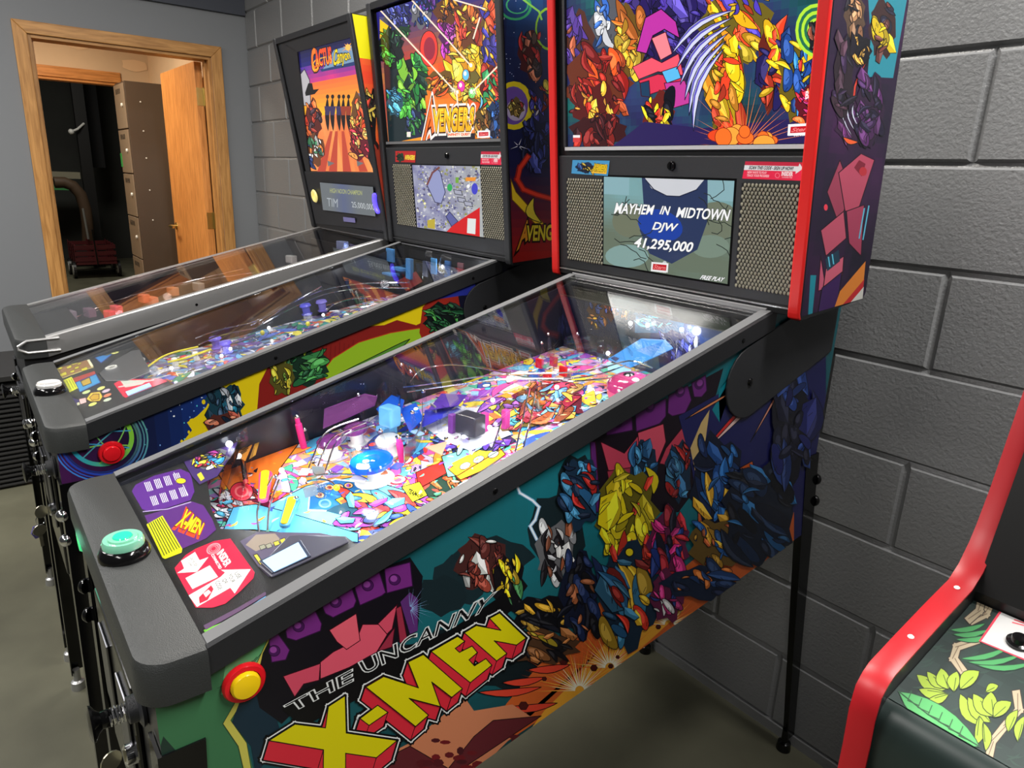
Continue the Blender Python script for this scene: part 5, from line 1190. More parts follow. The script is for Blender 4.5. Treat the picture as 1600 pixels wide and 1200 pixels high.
# small clear and coloured plastics, lamps and brackets among the toys
rq = random.Random(12)
for i in range(34):
    u = rq.uniform(470, 1010); v = 742-(u-500)*.36+rq.uniform(-42, 34); c = H(u, v, .012+rq.random()*.02); t = rq.uniform(0, 3.1)
    ax = ((math.cos(t), math.sin(t), 0), (-math.sin(t), math.cos(t), 0), (0, -.17, 1)); k = i % 4
    if k == 0: one(lambda b: b.obox(c, ax, (.014, .0012, .014)), 'clear_bracket', CLEAR, X['root'])
    elif k == 1: one(lambda b: b.obox(c, ax, (.012, .007, .0012)), 'printed_plastic', mat('plastic_%d' % (i % 5), [(150, 190, 236), (230, 226, 240), (120, 70, 190), (236, 120, 60), (60, 90, 190)][i % 5], .2), X['root'])
    elif k == 2: one(lambda b: b.lathe([(.0045, -.012), (.0045, .010), (.003, .012), (.0005, .012)], c, (0, -.17, 1), 10), 'clear_standoff', CLEAR, X['root'], smooth=True)
    else: one(lambda b: b.obox(c, ax, (.010, .0016, .008)), 'steel_bracket', STEEL, X['root'])
# lamps of the playfield
bq = H(356, 668, .02); one(lambda b: b.ball(bq, .0055, seg=10), 'spot_lamp', BULB, X['root'], smooth=True)
bulbs = [(560, 700, .02), (500, 705, .02), (440, 735, .014), (600, 735, .014), (650, 640, .03), (700, 690, .012), (770, 625, .03), (765, 668, .02), (870, 605, .02), (1000, 462+90, .05), (985, 505, .10), (1012, 508, .10), (1065, 515, .10), (1110, 535, .07), (950, 552, .03)]
for i, (u, v, h) in enumerate(bulbs):
    one(lambda b: b.ball(H(u, v, h), .0042, seg=10), 'lit_bulb', BULB, X['root'], smooth=True)
for u, v, h, p_ in ((380, 775, .05, .16), (500, 760, .055, .3), (560, 700, .06, .35), (640, 720, .06, .35), (720, 680, .07, .4), (830, 640, .08, .45), (900, 600, .09, .36), (1000, 560, .10, .22), (1080, 520, .10, .2)):
    point('playfield_lamp', H(u, v, h), p_, (.93, .95, 1), .012, X['root'])

# ================================================================ the middle machine
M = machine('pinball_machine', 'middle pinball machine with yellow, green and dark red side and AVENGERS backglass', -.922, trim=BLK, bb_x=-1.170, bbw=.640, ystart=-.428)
reg = [(-1.4405, .488), (-1.4405, .862), (YR, .884), (YB, zrail(YB)-.013), (YE-.001, zrail(YB)+.008), (YE-.001, .669)]
A = Art(M['side'], .0004, reg)
A.fill([(-1.45, .45), (-.16, .45), (-.16, 1.2), (-1.45, 1.2)], lambda u, v: mix(mix((20, 20, 42), (110, 26, 110), max(0, .5-u*2.6-v*.3)*1.6), (24, 70, 170), max(0, 1-abs(u-.26)*6)*.9), 50, 20, px=False)
r = random.Random(2)
for i in range(46):
    x = r.uniform(170, 330); y = 690-(x-170)*.45+r.uniform(-50, 60); A.ell(x, y, r.uniform(.6, 1.8), r.uniform(.6, 1.6), r.choice(((240, 250, 255), (120, 170, 240), (90, 210, 220))), n=6, L=A.L+1)
A.L += 2
A.poly([(268, 720), (286, 690), (300, 672), (292, 660), (308, 650), (322, 636), (335, 610), (350, 590), (420, 560), (500, 522), (600, 478), (660, 462), (690, 470), (700, 540), (560, 600), (420, 660), (300, 760)], (232, 206, 20))
for x, y, k in ((300, 660, 5), (276, 700, 3), (284, 690, 2.4), (318, 628, 3), (295, 675, 2), (270, 712, 2)): A.ell(x, y, k, k*1.3, (232, 206, 20), n=9)
A.poly([(425, 560), (445, 540), (460, 548), (480, 525), (505, 520), (530, 510), (545, 523), (570, 510), (600, 508), (620, 500), (650, 508), (690, 490), (700, 560), (560, 620), (430, 680), (400, 660), (405, 600)], (136, 34, 30))
for x in range(440, 660, 7): A.stroke([(x, 545-(x-440)*.12+(x % 3)*3), (x-2, 590-(x-440)*.2)], 1, (110, 24, 24))
A.poly([(500, 585), (520, 560), (560, 535), (610, 520), (640, 515), (660, 512), (668, 520), (640, 545), (610, 548), (560, 575), (520, 600)], (150, 190, 40), line=(190, 60, 30), lw=1.4); A.leaf((520, 590), (640, 530), 16, (84, 140, 50), bend=.05); A.leaf((510, 600), (600, 556), 10, (200, 206, 60), bend=.1)
A.cluster(468, 572, 84, 62, [(58, 130, 74), (40, 104, 62), (76, 160, 80), (170, 196, 60)], 34, 201, -.2, .6); A.cluster(440, 590, 36, 56, [(214, 196, 60), (190, 180, 50), (120, 160, 60)], 14, 202, 1.2, .6)
A.poly([(655, 520), (660, 480), (680, 460), (715, 458), (722, 500), (700, 530), (662, 535)], (150, 40, 30)); A.cluster(694, 498, 62, 50, [(40, 110, 60), (26, 80, 46), (70, 150, 70), (20, 40, 30)], 34, 203, .4, .6)
A.poly([(652, 470), (700, 446), (740, 435), (745, 460), (720, 462), (680, 468)], (40, 50, 150))
A.cluster(352, 632, 60, 62, [(40, 130, 160), (20, 44, 60), (190, 200, 210), (60, 90, 120)], 26, 204, 1.2, .6); A.cluster(350, 665, 60, 40, [(220, 130, 100), (180, 80, 60), (24, 40, 60)], 18, 205, .3, .6)
for k, c, w_ in ((1.0, (60, 130, 220), .035), (.93, (46, 90, 200), .03), (.86, (40, 70, 180), .05), (.80, (30, 50, 120), .04)):
    n = 40
    for i in range(n):
        t0, t1 = 6.2832*i/n, 6.2832*(i+1)/n; cc = mix(c, (120, 190, 90), max(0, math.cos(t0+.5))*.5)
        pt = lambda t, q: (157+75*q*math.cos(t), 688+64*q*math.sin(t))
        A.raw(A.conv([pt(t0, k), pt(t1, k), pt(t1, k-w_), pt(t0, k-w_)]), cc, A.L+1)
A.L += 2; n = 44
for i in range(n):
    t0, t1 = 6.2832*i/n, 6.2832*(i+1)/n; pt = lambda t, q: (157+75*q*math.cos(t), 684+64*q*math.sin(t)); A.raw(A.conv([pt(t0, .70), pt(t1, .70), pt(t1, .60), pt(t0, .60)]), mix((40, 160, 200), (130, 200, 60), .5+.5*math.cos(t0+.3)), A.L)
for t0, t1, b_ in ((.3, 2.6, .2), (1.0, 4.0, -.1), (2.2, 5.6, .15), (3.6, 6.0, .2), (-.6, 1.6, -.2), (2.9, .4, .1)):
    P_ = []
    for k in range(9):
        q = k/8; x = 157+48*(math.cos(t0)*(1-q)+math.cos(t1)*q)*(1-b_*math.sin(math.pi*q)*1.5); y = 684+40*(math.sin(t0)*(1-q)+math.sin(t1)*q)*(1-b_*math.sin(math.pi*q)*1.5); P_.append((x, y))
    A.stroke(P_, 2.0, mix((60, 150, 200), (130, 200, 80), .5+.5*math.cos(t0)))
A.build('side_artwork', PRINT, M['cab'])
button(M, (M['xr']+.0012, -1.352, .846), (1, 0, 0), .0235, (REDP, REDP), M['root'])
sb = one(lambda b: b.lathe([(.030, 0), (.030, .006), (.026, .014), (.024, .015)], (-1.160, -1.421, .9165), (0, 0, 1), 28), 'action_button', BLKG, M['root'], smooth=True)
one(lambda b: b.lathe([(.023, .014), (.0235, .020), (.021, .0235), (.015, .0225), (.0005, .022)], (-1.160, -1.421, .9165), (0, 0, 1), 28), 'lens_dome', mat('clear_frosted', (205, 205, 205), .1, coat=1), sb, smooth=True)
# front
P = M['fplane'](.012); bb = M['bb']; w_ = M['b1']-M['b0']
one(lambda b: b.prism(rect(P, .016, .004, w_-.016, .66), P.N*-.01), 'front_panel', BLK2, bb)
a0, z0t = P.px(607, 221); a1 = P.px(787, 222)[0]
T = Art(P, .001, [(a0, z0t), (a1, z0t), (a1, .66), (a0, .66)])
T.fill([(a0, z0t), (a1, z0t), (a1, .66), (a0, .66)], lambda u, v: mix(mix((222, 70, 34), (240, 150, 40), noise2(u*5, v*6)), (40, 36, 120), max(0, v-.52)*2.4+max(0, .12-u)*3+max(0, u-.9)*4), 30, 24, px=False)
T.poly([(608, 225), (600, 100), (620, 60), (640, 130), (650, 225)], (28, 40, 44)); T.poly([(594, 30), (620, 50), (604, 66), (594, 60)], (240, 190, 40))
T.cluster(643, 140, 50, 110, [(80, 180, 60), (40, 130, 60), (140, 210, 60), (24, 60, 44)], 44, 211, 1.2, .6); T.cluster(612, 75, 40, 60, [(70, 170, 60), (40, 110, 60), (24, 40, 40)], 24, 212, 1.1, .6); T.cluster(630, 45, 24, 26, [(90, 190, 80), (40, 120, 60)], 12, 213, .8, .6)
T.cluster(618, 160, 24, 44, [(90, 180, 210), (60, 140, 190)], 12, 214, .8, .6); T.cluster(650, 195, 30, 50, [(60, 150, 60), (36, 90, 60), (60, 80, 130)], 18, 215, 1.3, .6)
T.cluster(622, 25, 44, 40, [(60, 70, 180), (40, 40, 110), (120, 130, 220)], 24, 216, 1.2, .6); T.cluster(660, 22, 34, 44, [(40, 90, 180), (220, 220, 230), (30, 50, 120)], 20, 217, 1.3, .6); T.cluster(673, 8, 40, 20, [(40, 60, 140), (110, 50, 160)], 14, 218, 1.3, .6)
T.ell(671, 76, 14, 28, (230, 60, 50), line=K); T.ell(672, 76, 9, 18, (150, 40, 60))
T.cluster(705, 58, 34, 66, [(190, 60, 180), (160, 40, 150), (220, 110, 200)], 26, 219, 1.4, .6); T.cluster(700, 18, 40, 40, [(240, 170, 40), (220, 110, 30), (60, 30, 40)], 20, 220, 1.2, .6)
T.cluster(732, 112, 60, 100, [(250, 200, 40), (240, 160, 30), (250, 220, 80)], 44, 221, 1.2, .6); T.cluster(733, 40, 40, 70, [(240, 120, 50), (250, 200, 60), (220, 60, 40)], 26, 222, 1.4, .6)
T.cluster(690, 130, 46, 40, [(240, 120, 30), (250, 170, 40), (226, 80, 30)], 20, 223, -.6, .6)
T.cluster(770, 50, 30, 100, [(230, 80, 40), (70, 60, 160), (240, 170, 50)], 30, 224, 1.4, .6); T.cluster(768, 140, 30, 70, [(220, 60, 40), (60, 150, 90), (240, 160, 50)], 24, 225, 1.3, .6); T.cluster(772, 190, 26, 56, [(30, 60, 120), (60, 110, 190), (40, 40, 60)], 20, 226, 1.3, .6); T.cluster(756, 190, 24, 50, [(150, 90, 40), (60, 60, 50), (200, 150, 60)], 16, 227, 1.3, .6)
for x, y, rx, ry, c in ((729, 117, 5.5, 9, (100, 190, 230)), (722, 135, 6, 9, (230, 60, 170)), (717, 146, 5, 7, (240, 160, 40)), (739, 145, 6, 9, (110, 210, 100)), (738, 104, 6, 8, (250, 190, 50))): T.ell(x, y, rx, ry, c, line=(140, 60, 10)); T.ell(x-1, y-2, rx*.4, ry*.4, (255, 250, 240))
for a, b in (((592, 12), (712, 142)), ((645, 0), (735, 100)), ((742, 142), (786, 98)), ((712, 0), (760, 14)), ((752, 28), (742, 60)), ((715, 145), (720, 200))): T.stroke([a, b], 2.2, (255, 226, 200))
T.rays(711, 141, 12, 2, 12, (255, 255, 230), .2, 5); T.rays(742, 143, 12, 2, 12, (255, 255, 230), .2, 6)
T.leaf((751, 172), (753, 148), 4, (120, 200, 240)); T.poly([(600, 226), (660, 214), (664, 222), (640, 226)], (240, 150, 40)); T.poly([(664, 222), (686, 208), (745, 208), (745, 224)], (40, 36, 44))
for t_, q, sh in (('A', [(664, 218), (681, 203), (680, 157), (673, 155)], 0), ('VENGERS', [(680, 205), (739, 203), (742, 168), (680, 171)], 0)):
    T.text(t_, q, (250, 240, 230), .16); T.text(t_, q, (60, 24, 16), .09); T.text(t_, q, (246, 176, 30) if t_ != 'A' else (240, 110, 40), .04)
T.text('VENGERS', [(680, 190), (740.5, 188), (742, 168), (680, 171)], (250, 214, 50), .0)
T.poly([(702, 214.5), (738, 213.5), (738, 206), (702, 207)], (250, 240, 220)); T.text('INFINITY QUEST', [(703, 213), (737, 212), (737, 207.5), (703, 208.5)], (226, 80, 24), .05)
stern(T, [(751, 213), (766, 212), (766, 206), (751, 206.5)], .6); T.poly([(637, 214), (643, 214), (643, 206), (637, 206)], (230, 220, 210))
T.build('translite', PRINTL, bb)
one(lambda b: b.prism(rect(P, a0-.004, z0t-.008, a1+.004, z0t-.001, .001), P.N*.006), 'translite_rail', mat('dark_rail', (110, 110, 112), .3), bb)
ztop = P.px(700, 229)[1]; spk_panel(M, P, ztop, .022, bb)
P2 = M['fplane'](.012-.0065)
a_ = P2.px(652, 353); b_ = P2.px(751, 260)
rg = [(a_[0], P2.px(745, 369)[1]), (b_[0], P2.px(745, 369)[1]), (b_[0], b_[1]), (a_[0], b_[1])]
S1 = Art(P2, .0006, rg)
S1.fill(rg, lambda u, v: mix(mix((120, 120, 160), (176, 178, 196), noise2(u*9, v*8)), (196, 200, 180), max(0, u-.4)), 30, 24, px=False)
S1.specks([(652, 353), (745, 368), (751, 260), (652, 258)], 420, [(84, 84, 130), (200, 200, 214), (120, 120, 170), (226, 226, 214), (96, 90, 110), (150, 150, 90)], 4, (.8, 3.2))
S1.poly([(668, 290), (680, 262), (688, 268), (696, 300), (690, 318), (680, 316)], (150, 156, 200), line=(60, 60, 90)); S1.stroke([(668, 288), (676, 270), (686, 262)], 3, (120, 70, 70))
S1.ell(703, 293, 4, 6, (50, 170, 90)); S1.poly([(728, 277), (744, 277), (743, 283), (728, 283)], (240, 150, 50)); S1.poly([(712, 277), (717, 277), (717, 286), (712, 286)], (120, 170, 60)); S1.ell(742, 295, 5, 9, (70, 70, 200)); S1.ell(732, 291, 2.5, 3, (250, 250, 250))
for x, y in ((722, 312), (732, 318), (716, 300)): S1.poly([(x-7, y-4), (x+5, y-2), (x+7, y+5), (x-5, y+3)], (170, 172, 190), line=(80, 80, 90))
S1.poly([(697, 338), (703, 331), (716, 346), (706, 354)], (96, 100, 160), line=(50, 50, 90)); S1.poly([(668, 344), (680, 342), (680, 358), (668, 356)], (190, 170, 60)); S1.ell(664, 318, 2, 2, (250, 244, 180))
S1.poly([(698, 362), (706, 354), (722, 342), (750, 324), (750, 372), (700, 370)], (214, 30, 34)); S1.poly([(731, 341), (744, 342), (743, 366), (730, 364)], (226, 230, 228))
scr = one(lambda b: b.prism(rect(P2, rg[0][0]-.004, rg[0][1]-.004, rg[2][0]+.004, rg[2][1]+.004, -.001), P2.N*.001), 'display_screen', BLKG, bb)
S1.build('display_picture', SCREEN, scr)
grille(M, P2, [(616, 350), (646, 353), (649, 257), (619, 257)], bb, 11, 34)
grille(M, P2, [(752, 371), (789, 375), (789, 261), (755, 260)], bb, 11, 34)
ST = Art(P2, .0006); insider(ST, [(751, 257), (788, 258), (788.5, 237), (752, 236.6)]); ST.build('sign_up_sticker', PRINT, bb)
ST = Art(P2, .0006); ST.poly([(618, 253), (649, 254), (650, 236), (618, 236)], (186, 36, 34)); ST.cluster(626, 246, 12, 14, [(50, 120, 60), (220, 190, 60), (30, 60, 50)], 10, 66, .7, .7); ST.text('AVENGERS', [(633, 249), (648, 249.5), (648.5, 243), (633, 242.5)], (240, 214, 60), .06); ST.build('logo_sticker', PRINT, bb)
lock_cyl(M, P2, 699, 243, bb, .008)
one(lambda b: b.prism(rect(P2, .02, .016, w_-.02, .0185, .0), P2.N*.003), 'lower_rail', BLK, bb)
bs = M['bside']; yf = M['yf']
B = Art(bs, .0004, [(yf(1.185)+.006, 1.185), (yf(1.178)+.214, 1.201), (yf(1.178)+.221, 1.214), (yf(1.858)+.24, 1.858), (yf(1.858)+.006, 1.858)])
B.fill([(-.52, 1.17), (-.15, 1.17), (-.15, 1.87), (-.52, 1.87)], lambda u, v: mix(mix((24, 26, 70), (30, 90, 150), noise2(u*4, v*6)*max(0, v-.4)*1.8), (176, 34, 30), max(0, .36-v)*3.2), 14, 34, px=False)
r = random.Random(8)
for i in range(40): B.ell(r.uniform(780, 866), r.uniform(0, 120), .8, .8, (220, 230, 255), n=5, L=B.L+1)
B.L += 2
B.ell(805, 10, 26, 22, (60, 170, 110), ring=.16); B.ell(808, 8, 18, 14, (70, 180, 120), ring=.14); B.ell(858, 45, 22, 34, (150, 210, 50), ring=.12)
B.stroke([(818, 0), (842, 18), (846, 30)], 3, (150, 220, 90))
B.cluster(828, 85, 36, 70, [(90, 70, 64), (200, 120, 90), (60, 50, 60), (170, 40, 40)], 22, 231, 1.4, .6)
B.ell(803, 165, 30, 38, (232, 214, 30)); B.ell(802, 165, 23, 30, (110, 80, 170)); B.ell(806, 172, 15, 17, (190, 180, 210)); B.cluster(806, 168, 24, 30, [(210, 90, 50), (240, 200, 90), (170, 60, 50)], 12, 232, 1.3, .6)
B.cluster(842, 160, 30, 60, [(230, 210, 60), (60, 60, 150), (226, 226, 230), (150, 40, 30)], 18, 233, 1.3, .6); B.cluster(838, 225, 50, 80, [(34, 44, 110), (24, 30, 70), (60, 70, 150)], 26, 234, 1.4, .6)
B.rays(810, 228, 5, 2, 16, (240, 244, 255), .3, 2)
B.stroke([(824, 245), (812, 262), (808, 280), (818, 296), (838, 304), (866, 312)], 9, (150, 30, 24)); B.stroke([(824, 245), (812, 262), (808, 280), (818, 296), (838, 304), (866, 312)], 5, (226, 60, 36))
B.poly([(798, 280), (806, 300), (850, 350), (838, 352), (808, 320), (800, 312)], (236, 200, 40), line=(120, 80, 10)); B.leaf((834, 308), (846, 348), 14, (226, 206, 60), bend=.3)
for t_, q in (('A', [(808, 390), (824, 374), (827, 346), (820, 345)]), ('VENGERS', [(822, 376), (888, 374), (888, 351), (824, 353)])):
    B.text(t_, q, (30, 14, 12), .12); B.text(t_, q, (226, 150, 40) if t_ == 'A' else (228, 206, 50), .03)
B.build('side_artwork', PRINT, bb)

# middle apron and playfield
PM_ = M['pfplane']; mr = M['root']
AP = Plane((M['xr'], -1.385, .904), (1, 0, 0), (0, 1, .20))
ap = one(lambda b: b.prism([AP.at(-W+.02, 0), AP.at(-.02, 0), AP.at(-.02, .19)]+[inx(AP.hit(*q), M['xr']) for q in ((262, 594), (238, 592), (165, 597), (153, 584), (205, 535))]+[AP.at(-W+.02, .25)], AP.N*-.004), 'apron', APB, mr)
CA = Art(AP, .0006, [(-W+.021, -.004), (-.021, -.004), (-.021, .4), (-W+.021, .4)])
CA.poly([(88, 573), (136, 558), (146, 574), (98, 591)], (150, 110, 70), line=(200, 190, 120), lw=1)
for x, y, k in ((94, 575, 4), (99, 584, 6), (108, 573, 4.5), (116, 567, 5), (120, 574, 4), (128, 562, 4), (132, 576, 5.5), (113, 580, 4), (124, 568, 3.4)): CA.poly([(x-k, y+1), (x+k*.7, y-k*.5), (x+k, y+k*.3), (x-k*.6, y+k*.8)], (214, 206, 50), line=(110, 90, 40), lw=.7)
CA.poly([(134, 560), (138, 559), (146, 572), (143, 574)], (230, 226, 190)); CA.poly([(112, 592), (148, 580), (150, 586), (116, 598)], (170, 60, 50)); CA.poly([(118, 598), (150, 585), (157, 598), (125, 613)], (60, 150, 206), line=(40, 60, 140)); CA.poly([(126, 596), (140, 590), (143, 599), (130, 604)], (190, 160, 60), line=(60, 60, 60))
CA.poly([(93, 597), (112, 589), (122, 607), (104, 616)], (214, 220, 40))
for k in range(5): CA.stroke([(97+k*3.6, 598-k*1.5), (104+k*3.6, 612-k*1.6)], .9, (90, 94, 30))
CA.poly([(135, 624), (142, 614), (156, 612), (161, 620), (156, 627), (142, 628)], (226, 200, 60), line=(90, 50, 30)); CA.poly([(140, 622), (146, 616), (155, 616), (155, 624), (144, 626)], (200, 160, 40), line=(110, 60, 30))
for x, y, c in ((135, 613, (200, 220, 150)), (158, 607, (230, 230, 130)), (166, 611, (210, 190, 210)), (168, 618, (220, 130, 90)), (168, 625, (200, 214, 190)), (145, 632, (230, 236, 120))): CA.ell(x, y, 7, 2.6, c, ang=-.35, line=(60, 50, 60), lw=.7)
CA.poly([(124, 624), (134, 622), (135, 629), (126, 632)], (236, 190, 190)); CA.poly([(114, 622), (124, 626), (120, 634), (116, 628)], (60, 44, 120)); CA.poly([(120, 630), (124, 629), (125, 633), (121, 634)], (240, 240, 200))
CA.poly([(178, 600), (190, 593), (252, 592), (262, 596), (196, 622), (192, 619)], (220, 40, 70)); CA.poly([(188, 595), (232, 594), (222, 601), (196, 606)], (200, 206, 196)); CA.stroke([(186, 605), (240, 594)], 2, (240, 200, 200))
CA.poly([(142, 553), (162, 542), (204, 532), (158, 567), (152, 562)], (60, 130, 200), line=(60, 70, 150)); CA.cluster(166, 548, 34, 14, [(60, 90, 190), (170, 90, 90), (90, 190, 220), (190, 190, 110)], 20, 67, -.4, .6)
CA.build('apron_cards', PRINT, ap)
one(lambda b: b.prism([AP.hit(*q, .003) for q in ((196, 612), (233, 598), (237, 603), (200, 618))], AP.N*-.0015), 'small_screen', mat('pale_blue_screen', (158, 190, 232), .2, emit=.9), ap)
cv = one(lambda b: b.prism([AP.hit(*q, .002) for q in ((155, 583), (178, 563), (205, 548), (218, 546), (222, 556), (236, 580), (200, 594), (165, 595))], AP.N*-.003), 'steel_cover', mat('satin_cover', (140, 140, 144), .35, .8), ap, bevel=.001)
one(lambda b: b.lathe([(.013, 0), (.013, .003), (.009, .003), (.009, -.002)], AP.hit(174, 575, .002), AP.N, 22), 'hole_ring', WHITEP, cv, smooth=True)
PALM = [(90, 110, 190), (200, 204, 220), (60, 60, 130), (110, 160, 200), (190, 90, 70), (200, 190, 90), (120, 90, 160), (60, 130, 110), (70, 74, 90)]
playfield_art(M, PALM, 7, base=(110, 112, 140), n=420)
HM = lambda u, v, h=0: within(PM_, u, v, h)
def wire3(D, P, us, hs, r=.0016, m_=None, name='wire_guide'): return one(lambda b: b.tube(curve3(us, hs, P), r, 6), name, m_ or CHROME, D['root'], smooth=True)
for us, hs in (([(392, 508), (440, 480), (500, 452), (560, 442), (640, 441)], (.05, .065, .08, .08, .08)), ([(400, 512), (448, 484), (505, 458), (560, 449), (640, 450)], (.05, .065, .08, .08, .08)), ([(405, 506), (450, 476), (502, 448)], (.056, .07, .085)),
               ([(305, 528), (340, 515), (400, 503), (440, 478)], (.035, .045, .05, .06)), ([(310, 538), (345, 522), (400, 512)], (.035, .045, .05)), ([(510, 478), (540, 468), (580, 462)], (.05, .05, .05)), ([(515, 486), (560, 482), (600, 474), (640, 462)], (.045, .05, .05, .05)), ([(510, 484), (525, 472), (560, 464), (600, 468)], (.04, .05, .05, .05))):
    wire3(M, PM_, us, hs, .0021)
YT = mat('yellow_tube', (226, 214, 70), .3)
for us in ([(222, 580), (248, 560), (268, 551), (310, 542)], [(262, 566), (290, 560), (312, 552), (330, 546)]): wire3(M, PM_, us, .02, .0025, YT, 'yellow_tube')
wire3(M, PM_, [(212, 580), (224, 579)], .022, .004, mat('amber_plastic', (240, 170, 40), .3), 'amber_peg'); wire3(M, PM_, [(208, 590), (222, 580)], .016, .006, mat('cream_plastic', (226, 220, 150), .3), 'cream_flipper')
for u, v in ((225, 572), (240, 586), (247, 573), (308, 563), (300, 580), (330, 560), (275, 572), (262, 584), (350, 548), (372, 552), (236, 564)):
    o = one(lambda b: b.lathe([(.007, 0), (.008, .004), (.005, .012), (.008, .018), (.006, .022), (.0005, .023)], HM(u, v), PM_.N, 14), 'bumper_post', WHITEP if (u+v) % 2 else CLEAR, mr, smooth=True)
for u, v, c in ((356, 552, (90, 90, 220)), (340, 545, (120, 110, 230)), (505, 486, (130, 120, 220)), (480, 492, (90, 80, 140))):
    one(lambda b: b.lathe([(.014, 0), (.016, .004), (.011, .006), (.011, .022), (.017, .027), (.014, .033), (.0005, .034)], HM(u, v), PM_.N, 22), 'pop_bumper', mat('bumper_%d' % c[0], c, .2, coat=.5), mr, smooth=True)
CB = mat('chair_blue', (70, 130, 190), .3)
def platem(pts, h, m_, name='plastic_plate'): return one(lambda b: b.prism([HM(u, v, h) for u, v in pts], PM_.N*.002), name, m_, mr)
bx = one(lambda b: (b.obox(HM(640, 420, .05), ((1, 0, 0), (0, 1, 0), (0, 0, 1)), (.014, .006, .03)), b.obox(HM(628, 420, .03), ((1, 0, 0), (0, 1, 0), (0, 0, 1)), (.03, .02, .004)), b.obox(HM(612, 428, .02), ((1, 0, 0), (0, 1, 0), (0, 0, 1)), (.03, .02, .003)), b.obox(HM(610, 398, .045), ((1, 0, 0), (0, 1, 0), (0, 0, 1)), (.022, .004, .02))), 'blue_stepped_toy', CB, mr, bevel=.001)
platem([(620, 440), (650, 425), (660, 440), (635, 455)], .02, mat('deep_red_plastic', (130, 50, 50), .3))
for u, v, c in ((678, 405, (60, 120, 170)), (700, 400, (40, 90, 150)), (720, 408, (110, 70, 80)), (665, 420, (50, 60, 90))): one(lambda b: b.obox(HM(u, v, .03), ((1, .1, 0), (-.1, 1, 0), (0, 0, 1)), (.012, .002, .022)), 'back_target', mat('tgt_%d' % c[0], c, .3), mr)
for us, m_ in (([(660, 440), (664, 405), (675, 395)], CLEAR), ([(685, 430), (690, 400), (705, 392)], CLEAR), ([(330, 548), (345, 535), (375, 530), (400, 540)], CLEAR)): wallstrip(M, curve3(us, .01, PM_), .04, m_)
def keybox(u, v):
    o = one(lambda b: b.obox(HM(u, v, .02), ((1, .3, 0), (-.3, 1, 0), (0, 0, 1)), (.010, .010, .014)), 'clear_cube', CLEAR, mr, bevel=.001)
    one(lambda b: b.ball(HM(u, v, .02), .006, flat=1.2), 'figure_lamp', YT, o, smooth=True)
keybox(481, 506); keybox(410, 520)
for u, v in ((346, 556), (360, 545), (505, 492), (420, 512), (268, 575)): one(lambda b: b.ball(HM(u, v, .02), .004, seg=10), 'lit_bulb', BULB, mr, smooth=True)
for u, v, h, p_ in ((240, 575, .05, .10), (350, 545, .045, .22), (480, 492, .06, .16), (600, 440, .09, .14), (690, 405, .1, .12)): point('playfield_lamp', HM(u, v, h), p_, (.90, .92, 1), .012, mr)
BP = Plane((M['xr'], -.455, 1.0), (1, 0, 0), (0, -.12, 1)); bk = one(lambda b: b.prism(rect(BP, -W+.022, 0, -.022, .145), BP.N*-.006), 'back_board', BLK2, mr)
BA = Art(BP, .0006, [(-W+.024, .0), (-.024, .0), (-.024, .143), (-W+.024, .143)]); BA.fill([(-W+.024, .0), (-.024, .0), (-.024, .143), (-W+.024, .143)], lambda u, v: mix((18, 20, 30), (30, 60, 90), noise2(u*6, v*3)*u), 16, 6, px=False)
BA.cluster(670, 400, 30, 24, [(50, 110, 150), (30, 70, 110)], 12, 97, .7, .6); BA.cluster(700, 405, 30, 24, [(60, 120, 170), (30, 60, 110)], 12, 98, .7, .6); BA.cluster(722, 408, 30, 20, [(120, 70, 60), (50, 50, 70)], 12, 99, .7, .6); BA.build('back_board_artwork', PFPRINT, bk)

# ================================================================ the far machine
C3 = machine('pinball_machine', 'farthest pinball machine with bare steel side rail and CACTUS CANYON backglass', -1.545, zo=.042, steel=True, trim=BLK, bb_x=-1.803, bbw=.616, ystart=-.43, lean=.175, rail_h=.052, ytop=1.83)
cr3 = C3['root']
A = Art(C3['side'], .0004, [(-1.4405, .488), (-1.4405, .862), (YR, .884), (YB, zrail(YB)-.02), (YE-.001, 1.17), (YE-.001, .669)])
A.fill([(-1.45, .45), (-.16, .45), (-.16, 1.2), (-1.45, 1.2)], lambda u, v: mix((22, 20, 26), (60, 26, 36), noise2(u*6, v*5)*.6), 20, 8, px=False)
for u, v in ((154, 534), (293, 486)): A.ell(u, v+4, 13, 8, (230, 236, 240), ang=.35); A.ell(u+1, v+5, 10.5, 6, (120, 160, 200), ang=.35)
A.build('side_artwork', PRINT, C3['cab'])
button(C3, (C3['xr']+.0012, -1.345, .865), (1, 0, 0), .027, (YELP, YELP), cr3)
def loop3(b):
    x = C3['xr']+.0125; za = .959
    b.tube([(x, -1.36, za-.004), (x, -1.43, za-.006), (x, -1.449, za-.018), (x, -1.449, za-.026), (x, -1.43, za-.036), (x, -1.36, za-.036)], .0035, 8)
one(loop3, 'lockbar_bead', STEEL, C3['lock'], smooth=True)
P = C3['fplane'](.012); bb = C3['bb']; w_ = C3['b1']-C3['b0']
one(lambda b: b.prism(rect(P, .016, .004, w_-.016, .655), P.N*-.01), 'front_panel', BLK2, bb)
P1 = C3['fplane'](.004)
def inb(p): p.x = min(max(p.x, C3['b0']+.019), C3['b1']-.019); return p
one(lambda b: b.prism([inb(P1.hit(*q)) for q in ((475, 268), (600, 270), (606, 362), (493, 350))], P1.N*-.006), 'speaker_panel', BLK, bb, bevel=.002)
for q in ([(420, 66), (464, 80), (484, 268), (478, 268)], [(551, 54), (556, 52), (603, 270), (594, 269)], [(420, 66), (548, 28), (553, 57), (462, 82)]):
    one(lambda b: b.prism([inb(P1.hit(*k)) for k in q], P1.N*-.006), 'backglass_frame', BLK, bb)
Pg = C3['fplane'](.010)
